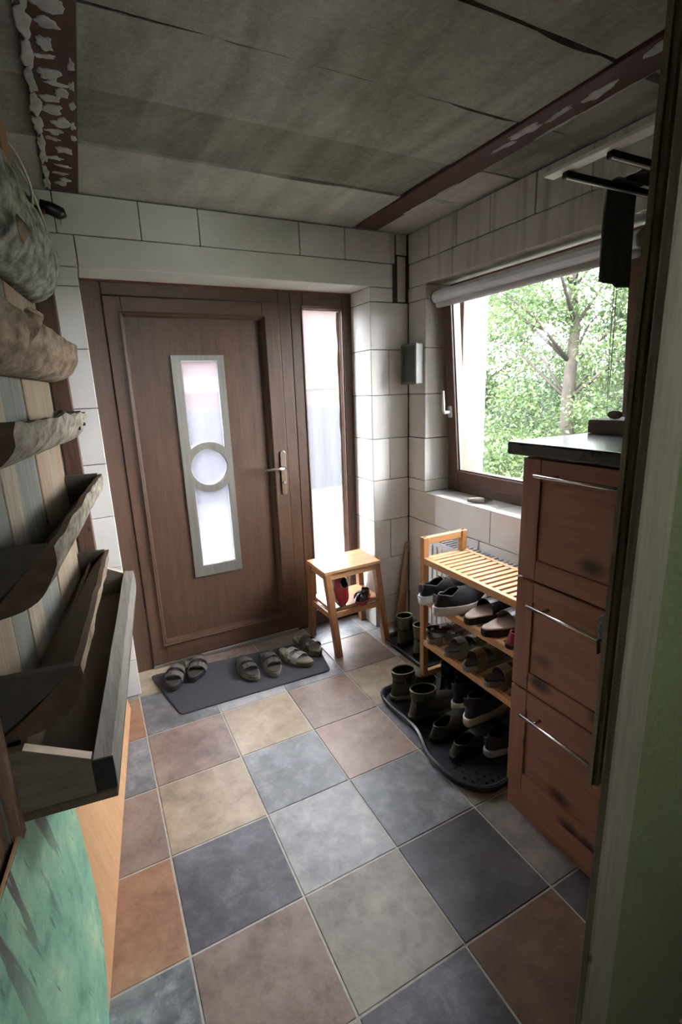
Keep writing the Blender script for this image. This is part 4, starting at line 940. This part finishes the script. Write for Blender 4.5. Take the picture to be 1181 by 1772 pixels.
# two small red shoes on the lower step
REDG = plain('glossy_red', 'a8242a', .2, c2='86161c', coat=.7); BLG = plain('gloss_black', '17181c', .2, c2='0e0f12', coat=.5)
sneaker((1.100, .300, .438), 0, 1, .185, .092, REDG, plain('black_white_sole', '2a2b30', .4, c2='c8c8cc', scale=18, lo=.5, hi=.56), 'small glossy red and black shoe standing toe-down against the stool leg', ankle=.080, sole_t=.022, toe_h=.042, tab=True, stripe=BLG, rot=(0, math.radians(74), math.radians(-75)), name='child_shoe')
cs = sneaker((1.315, .275, .2655), 0, -1, .165, .078, BLG, REDG, 'small black shoe with white strap and red sole on the stool lower step', ankle=.062, sole_t=.018, toe_h=.038, tab=False, stripe=BLG, rot=(0, 0, math.radians(215)), name='child_shoe')
s_ = obj('strap', band(MB(), .165*.42, .165*.64, .072, -1, .165, .018, .046), plain('white_strap', 'c4c6c8', .35, c2='b0b2b4'), cs, local=True)
s_ = obj('strap_end', MB().box(.072, .104, -.006, .018, .0645, .068), plain('dark_velcro', '2b2c2f', .8), cs, local=True)
# long wooden shoehorn in the corner
t = empty('shoehorn', (1.60, .32, 0), 'long pale wooden shoehorn leaning in the back corner behind the boots', 'shoehorn')
a_, b_ = Vector((1.571, .318, .034)), Vector((1.640, .339, .530)); rg = []
for k in range(15):
    u = k/14; p = a_.lerp(b_, u); w = .028*(1-u)**.8+.010; hgt = .005+.004*u
    rg.append([(p.x+w*math.cos(2*PI*q/10), p.y+hgt*math.sin(2*PI*q/10), p.z) for q in range(10)])
obj('blade', MB().loft(rg), wood('shoehorn_wood', 'b08b6a', '936d4e', 2, 14, .5, .1), t, smooth=True)
obj('hanging_loop', MB().tube([(1.640, .334, .525), (1.630, .330, .500), (1.628, .332, .470), (1.634, .336, .500), (1.640, .338, .528)], .0025, 6), plain('dark_cord', '3b3631', .9), t)
# radiator under the window
t = empty('radiator', (1.60, -.42, .12), 'white panel radiator under the window, behind the slatted shoe rack', 'radiator')
RW = plain('radiator_white', 'd5d8da', .4, c2='cccfd2')
obj('front_panel', B(1.545, 1.553, -.86, .030, .14, .655), RW, t, bevel=.003, seg=2)
for k in range(22): obj('rib', B(1.5405, 1.5455, -.84+.04*k, -.822+.04*k, .16, .63), RW, t, bevel=.002)
obj('rear_panel', B(1.636, 1.644, -.86, .030, .14, .655), RW, t, bevel=.003)
for k in range(30): obj('grille_bar', B(1.553, 1.636, -.855+.030*k, -.843+.030*k, .650, .657), RW, t)
obj('side_cover', B(1.553, 1.636, .025, .030, .14, .655), RW, t); obj('side_cover', B(1.553, 1.636, -.86, -.855, .14, .655), RW, t)
obj('bracket', B(1.644, 1.6595, -.10, -.06, .2, .6), RW, t); obj('bracket', B(1.644, 1.6595, -.80, -.76, .2, .6), RW, t)
# meter box on the corner pier
t = empty('meter_box', (1.635, .28, 1.5), 'small grey glass-fronted box on the block pier left of the window', 'box')
obj('housing', B(1.612, 1.6595, .208, .345, 1.488, 1.700), plain('pale_grey_enamel', 'b9bcba', .45, c2='aaadab'), t, bevel=.003)
obj('front_rim', MB().box(1.606, 1.6125, .203, .218, 1.484, 1.704).box(1.606, 1.6125, .335, .350, 1.484, 1.704).box(1.606, 1.6125, .218, .335, 1.484, 1.498).box(1.606, 1.6125, .218, .335, 1.690, 1.704), plain('grey_green_metal', '7c807a', .4, c2='6b6f69'), t, bevel=.0015)
obj('window', B(1.609, 1.6115, .218, .335, 1.498, 1.690), plain('dark_glass_front', '5d625d', .12, c2='474b47', scale=6), t)
# rounded elongated stone on the sill
t = empty('oblong_stone', (1.73, -.20, .87), 'pale oblong stone with a darker end lying on the window sill', 'ornament')
rg = []; rg2 = []
for k in range(13):
    u = k/12; p = Vector((1.682+.095*u, -.150-.085*u, .884)); w = .017*math.sin(PI*min(1, .12+u*.9))**.5+.001; w = max(w, .004)
    rg.append([(p.x+.6*w*math.cos(2*PI*q/10), p.y+.8*w*math.cos(2*PI*q/10), p.z+w*.78*math.sin(2*PI*q/10)) for q in range(10)])
obj('body', MB().loft(rg[:9]), plain('pale_worn_stone', 'b3aea4', .7, c2='989286', scale=40), t, smooth=True)
obj('darker_end', MB().loft(rg[8:]), plain('spotted_brown', '7d7263', .7, c2='544a40', scale=90), t, smooth=True)

# ------------------------------------------------------------------ drawer cabinet
CX0, CY0, CY1 = 1.11, -1.54, -1.035
t = empty('drawer_cabinet', (1.38, -1.28, 0), 'tall knotty pine cabinet with three deep drawers and bar handles', 'cabinet')
obj('carcass', B(CX0+.022, 1.655, CY0, CY1, .10, 1.262), PINEV, t)
obj('plinth', B(CX0+.012, 1.62, CY0, CY1-.001, .0008, .098), PINEH, t)
def drawer(z0, z1, hz):
    y0, y1 = CY0+.002, CY1-.002; fwid = .066
    d = obj('drawer', MB().box(CX0+.010, CX0+.021, y0, y1, z0, z1), PINEH, t)
    obj('front_panel', B(CX0+.0065, CX0+.0105, y0+fwid, y1-fwid, z0+fwid, z1-fwid), PINEH, d)
    for v, mt in [((CX0, CX0+.0102, y0, y0+fwid, z0, z1), PINEV), ((CX0, CX0+.0102, y1-fwid, y1, z0, z1), PINEV), ((CX0+.0005, CX0+.0102, y0+fwid, y1-fwid, z0, z0+fwid), PINEH), ((CX0+.0005, CX0+.0102, y0+fwid, y1-fwid, z1-fwid, z1), PINEH)]:
        obj('rail', B(*v), mt, d, bevel=.0025, seg=2)
    h = MB().tube([(CX0-.032, y1-.070, hz), (CX0-.032, y0+.075, hz)], .006, 12)
    for yy_ in (y1-.125, y0+.13): h.tube([(CX0-.032, yy_, hz), (CX0+.001, yy_, hz)], .0045, 8)
    obj('handle', h, CHROME, d, smooth=True)
drawer(.880, 1.255, 1.212); drawer(.497, .874, .805); drawer(.108, .491, .420)
tag(obj('worktop', B(1.082, 1.6585, -1.545, -.995, 1.264, 1.302), plain('black_laminate', '26282c', .22, c2='1d1f22', scale=6), bevel=.006, seg=3), 'black laminate worktop lying on the pine drawer cabinet', 'worktop')
t = empty('wooden_tray_box', (1.55, -1.15, 1.303), 'shallow brown wooden box on the black worktop', 'box')
BXW = wood('box_brown', '77695a', '574b3f', 1, 22, .7, .25)
x0, x1, y0, y1, z0, z1 = 1.44, 1.60, -1.33, -1.00, 1.303, 1.344
obj('side', MB().box(x0, x0+.010, y0, y1, z0, z1), BXW, t); obj('side', MB().box(x1-.010, x1, y0, y1, z0, z1), BXW, t)
obj('end', MB().box(x0+.010, x1-.010, y0, y0+.010, z0, z1), BXW, t); obj('end', MB().box(x0+.010, x1-.010, y1-.010, y1, z0, z1), BXW, t)
obj('lid', B(x0+.002, x1-.002, y0+.002, y1-.002, z1-.004, z1+.002), BXW, t)
t = empty('sunglasses', (1.50, -1.10, 1.347), 'purple-brown sunglasses lying on the wooden box on the worktop', 'sunglasses')
GLP = plain('purple_plastic', '4a2c3c', .25, c2='33202b', coat=.4)
zg = 1.3475
for q, yc in ((0, -1.065), (1, -1.125)):
    ol = [(yc+.024*math.cos(2*PI*k/18), zg+.014+.012*math.sin(2*PI*k/18)) for k in range(18)]
    obj('rim', MB().tube([(1.478, p[0], p[1]) for p in ol+[ol[0]]], .0022, 6, False), GLP, t, smooth=True)
    obj('lens', MB().prism([(yc+(p[0]-yc)*.94, zg+.014+(p[1]-zg-.014)*.94) for p in ol], lambda p, x: (x, p[0], p[1]), 1.4775, 1.4790), plain('dark_lens', '2a1d2a', .1), t)
obj('bridge', MB().tube([(1.477, -1.088, zg+.018), (1.475, -1.095, zg+.021), (1.477, -1.102, zg+.018)], .002, 6), GLP, t)
for y in (-1.042, -1.148): obj('temple', MB().tube([(1.478, y, zg+.020), (1.52, y, zg+.018), (1.575, y, zg+.012), (1.588, y, zg+.003)], .002, 6), GLP, t)

# ------------------------------------------------------------------ hanging rack above the cabinet
t = empty('wall_rack', (1.4, -1.25, 2.0), 'black metal hat rack with light painted on rail and bar edges, projecting from the right wall under the ceiling', 'rack')
WM = plain('lit_white_metal', 'ecebe6', .45, c2='e2e1dc')  # white colour stands for window light caught by the metal
obj('front_rail', B(1.130, 1.170, -1.52, -1.032, 2.0, 2.010), WM, t, bevel=.0015)
obj('back_rail', B(1.6455, 1.6595, -1.52, -1.05, 1.970, 2.03), BLACKM, t, bevel=.002)
for y in (-1.085, -1.21, -1.335, -1.46):
    obj('crossbar', B(1.150, 1.647, y-.010, y+.010, 1.984, 1.9998), BLACKM, t, bevel=.002)
    obj('lit_edge_strip', B(1.150, 1.647, y-.0095, y-.0035, 1.980, 1.9838), WM, t)  # painted highlight along the lower edge of the black bar
t = empty('hanging_cloth', (1.45, -1.09, 1.7), 'dark grey cloth folded over the rack and hanging in front of the window', 'cloth')
CL = plain('dark_grey_cloth', '6a6e6d', .9, c2='565a59', scale=60, bmp=.3)
rg = []
X0c, X1c = 1.35, 1.475
for k in range(25):
    u = k/24; z = 2.002-.250*u
    r = []; r2 = []
    for q in range(13):
        v = q/12; x = X0c+(X1c-X0c)*v+.004*math.sin(z*9); y = -1.064+.006*math.sin(v*11+z*4)*min(1, u*4)+.003*noise.noise((v*6, z*9, 2)); zz = z-(.010*noise.noise((v*7, 1, 3))+.012*v)*(u > .95)
        r.append((x, y, zz)); r2.append((x, y-.006, zz))
    rg.append(r+r2[::-1])
obj('front_drape', MB().loft(rg), CL, t, smooth=True)
rg = []
for k in range(7):
    a = PI*k/6; r = []
    for v in (X0c+.002, X1c-.002): r.append((v, -1.085+.021*math.cos(a), 2.002+.012*math.sin(a)))
    for v in (X1c-.002, X0c+.002): r.append((v, -1.085+.017*math.cos(a), 2.002+.007*math.sin(a)))
    rg.append(r)
obj('fold_over_bar', MB().loft(rg), CL, t, smooth=True)
rg = []
for k in range(9):
    u = k/8; r = []
    for q in range(9):
        v = q/8; r.append((1.36+.18*v, -1.11-.20*u, 2.008+.010*noise.noise((v*5, u*5, 0))-.0*math.sin(u*PI)+.010*math.sin(v*PI)))
    for q in range(8, -1, -1):
        v = q/8; r.append((1.36+.18*v, -1.11-.20*u, 2.0008))
    rg.append(r)
t = empty('folded_garment', (1.45, -1.2, 2.04), 'black garment lying across the rack bars behind the hanging cloth', 'garment')
obj('fabric', MB().loft(rg), plain('black_fabric', '202122', .9, c2='151616', scale=50), t, smooth=True)
obj('crease', MB().tube([(1.40, -1.13, 2.014), (1.45, -1.20, 2.020), (1.50, -1.29, 2.014)], .006, 7), MC['black_fabric'], t, smooth=True)

# ------------------------------------------------------------------ outdoors
GRASS = plain('meadow_green', '4a5238', .95, c2='3a422c', scale=3, detail=8)
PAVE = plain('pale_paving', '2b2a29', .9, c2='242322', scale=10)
g = tag(obj('ground_outside', MB().box(XE+.05, 40, -20, 40, -.6, -.12), GRASS), kind='structure')
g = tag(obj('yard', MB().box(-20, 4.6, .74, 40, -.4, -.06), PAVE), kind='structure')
hs = empty('neighbour_house', (1.5, 12, 0), 'salmon-pink house seen blurred through the door and sidelight glass', 'house')
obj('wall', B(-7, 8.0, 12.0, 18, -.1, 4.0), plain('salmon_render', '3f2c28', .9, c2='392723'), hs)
obj('eaves', B(-7.3, 8.3, 11.7, 18.3, 4.0, 4.2), plain('eaves_brown', '6b4a40', .8), hs)
obj('dark_band', B(-7, 8.0, 11.96, 11.999, 1.5, 1.9), plain('band_brown', '5b4a46', .8), hs)
fn = empty('metal_fence', (1.5, 5, 0), 'blue-grey corrugated fence behind the front yard, seen through the sidelight', 'fence')
for k in range(28):
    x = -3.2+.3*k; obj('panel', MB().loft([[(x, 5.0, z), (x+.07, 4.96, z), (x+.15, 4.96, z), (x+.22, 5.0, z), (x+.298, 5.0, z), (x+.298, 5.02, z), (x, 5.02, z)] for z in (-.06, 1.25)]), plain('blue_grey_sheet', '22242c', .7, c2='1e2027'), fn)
# trees
LEAFM = {}
def leaf_mat(name, c, c2):
    m, n, b = newmat(name); b.inputs['Roughness'].default_value = .55
    g = n.nodes.new('ShaderNodeNewGeometry'); col = ramp(n, g.outputs['Random Per Island'], [(0, srgb(c2)), (1, srgb(c))])
    n.links.new(col, b.inputs['Base Color'])
    out = n.nodes['Material Output']; tl = n.nodes.new('ShaderNodeBsdfTranslucent'); n.links.new(col, tl.inputs[0])
    mx = n.nodes.new('ShaderNodeMixShader'); mx.inputs[0].default_value = .45; n.links.new(b.outputs[0], mx.inputs[1]); n.links.new(tl.outputs[0], mx.inputs[2]); n.links.new(mx.outputs[0], out.inputs[0])
    return m
LM = [leaf_mat('leaf_green', '495a3c', '2a3926'), leaf_mat('leaf_light_green', '58693f', '34462a')]
TRK = plain('trunk_bark', '3d362e', .9, c2='2b2620', scale=12, bmp=.5)
def tree(loc, h, spread, nclus, leaf, mat, seed, label, ls=.07, clr=.35, low=.1):
    rt = random.Random(seed); t = empty('tree', loc, label, 'tree')
    X, Y, Z = loc; br = MB(); lf_v = []; lf_f = []
    pts = [Vector((X+.1*noise.noise((k*.7, seed, 0)), Y+.12*noise.noise((k*.7, seed, 4)), Z+h*.75*k/8)) for k in range(9)]
    tk = MB().tube(pts, [.11*(1-.09*k) for k in range(9)], 8); obj('trunk', tk, TRK, t, smooth=True)
    for c in range(nclus):
        a = rt.uniform(0, 2*PI); rr_ = spread*math.sqrt(rt.random()); z = Z+h*(low+(1-low)*rt.random()); sc_ = 1-.45*abs((z-Z)/h-.45)
        cc = Vector((X+rr_*sc_*math.cos(a), Y+rr_*sc_*math.sin(a), z)); k = min(8, max(0, int((z-Z-.5*rr_)/(h*.75)*8))); b0 = pts[k]
        if c % 3 == 0: br.tube([b0, b0.lerp(cc, .5)+Vector((0, 0, .12)), cc], [.026, .016, .006], 5)
        for i in range(leaf):
            d = Vector((rt.gauss(0, 1), rt.gauss(0, 1), rt.gauss(0, .75))).normalized()*clr*(rt.random()**.45)
            p = cc+d; l = ls*rt.uniform(.6, 1.3); u = Vector((rt.gauss(0, 1), rt.gauss(0, 1), rt.gauss(-.5, .6))).normalized(); v = u.orthogonal().normalized(); v.rotate(Matrix.Rotation(rt.uniform(0, 6.28), 3, u)); w = v*l*.27
            o = len(lf_v); m_ = p+u*l*.45+Vector((0, 0, l*.06)); lf_v += [tuple(p), tuple(m_+w), tuple(p+u*l), tuple(m_-w)]; lf_f.append((o, o+1, o+2, o+3))
    obj('branches', br, TRK, t, smooth=True)
    b = MB(); b.v = lf_v; b.f = lf_f; obj('foliage', b, mat, t, kind='stuff')
    return t
tree((5.6, 2.4, -.12), 4.8, 1.7, 120, 430, LM[1], 1, 'leafy light green tree just outside the window, left half of the view', .058, .34, .05)
tree((6.4, .6, -.12), 4.2, 1.6, 110, 400, LM[0], 2, 'leafy green tree outside the window behind the worktop', .058, .34, .05)
tree((9.2, 4.0, -.12), 5.4, 2.2, 110, 340, LM[0], 3, 'tall darker tree further back, between the two nearer trees', .08, .48, .05)
tree((9.6, .4, -.12), 4.6, 2.0, 90, 300, LM[1], 4, 'distant tree at the right side of the window view', .08, .48, .05)
tree((7.6, 6.4, -.12), 5.0, 1.8, 90, 200, LM[1], 5, 'tree standing furthest left beyond the window reveal', .10, .42, .05)
hg = empty('hedge', (11, 3, -.12), 'low dense hedge along the back of the garden', 'hedge')
rt = random.Random(9); hv = []; hf = []
for i in range(26000):
    p = Vector((11.5+rt.gauss(0, .35), rt.uniform(-4, 12), -.1+1.7*rt.random()**.8)); l = .13*rt.uniform(.6, 1.3); u = Vector((rt.gauss(0, 1), rt.gauss(0, 1), rt.gauss(0, .6))).normalized(); w = u.orthogonal().normalized()*l*.3; o = len(hv)
    hv += [tuple(p), tuple(p+u*l*.5+w), tuple(p+u*l), tuple(p+u*l*.5-w)]; hf.append((o, o+1, o+2, o+3))
b = MB(); b.v = hv; b.f = hf; obj('foliage', b, LM[0], hg, kind='stuff')
hb = MB()
for k in range(20): hb.tube([(11.5, -3.8+.8*k, -.1), (11.5+.1*math.sin(k), -3.8+.8*k, 1.2)], [.04, .01], 6)
obj('stems', hb, TRK, hg)
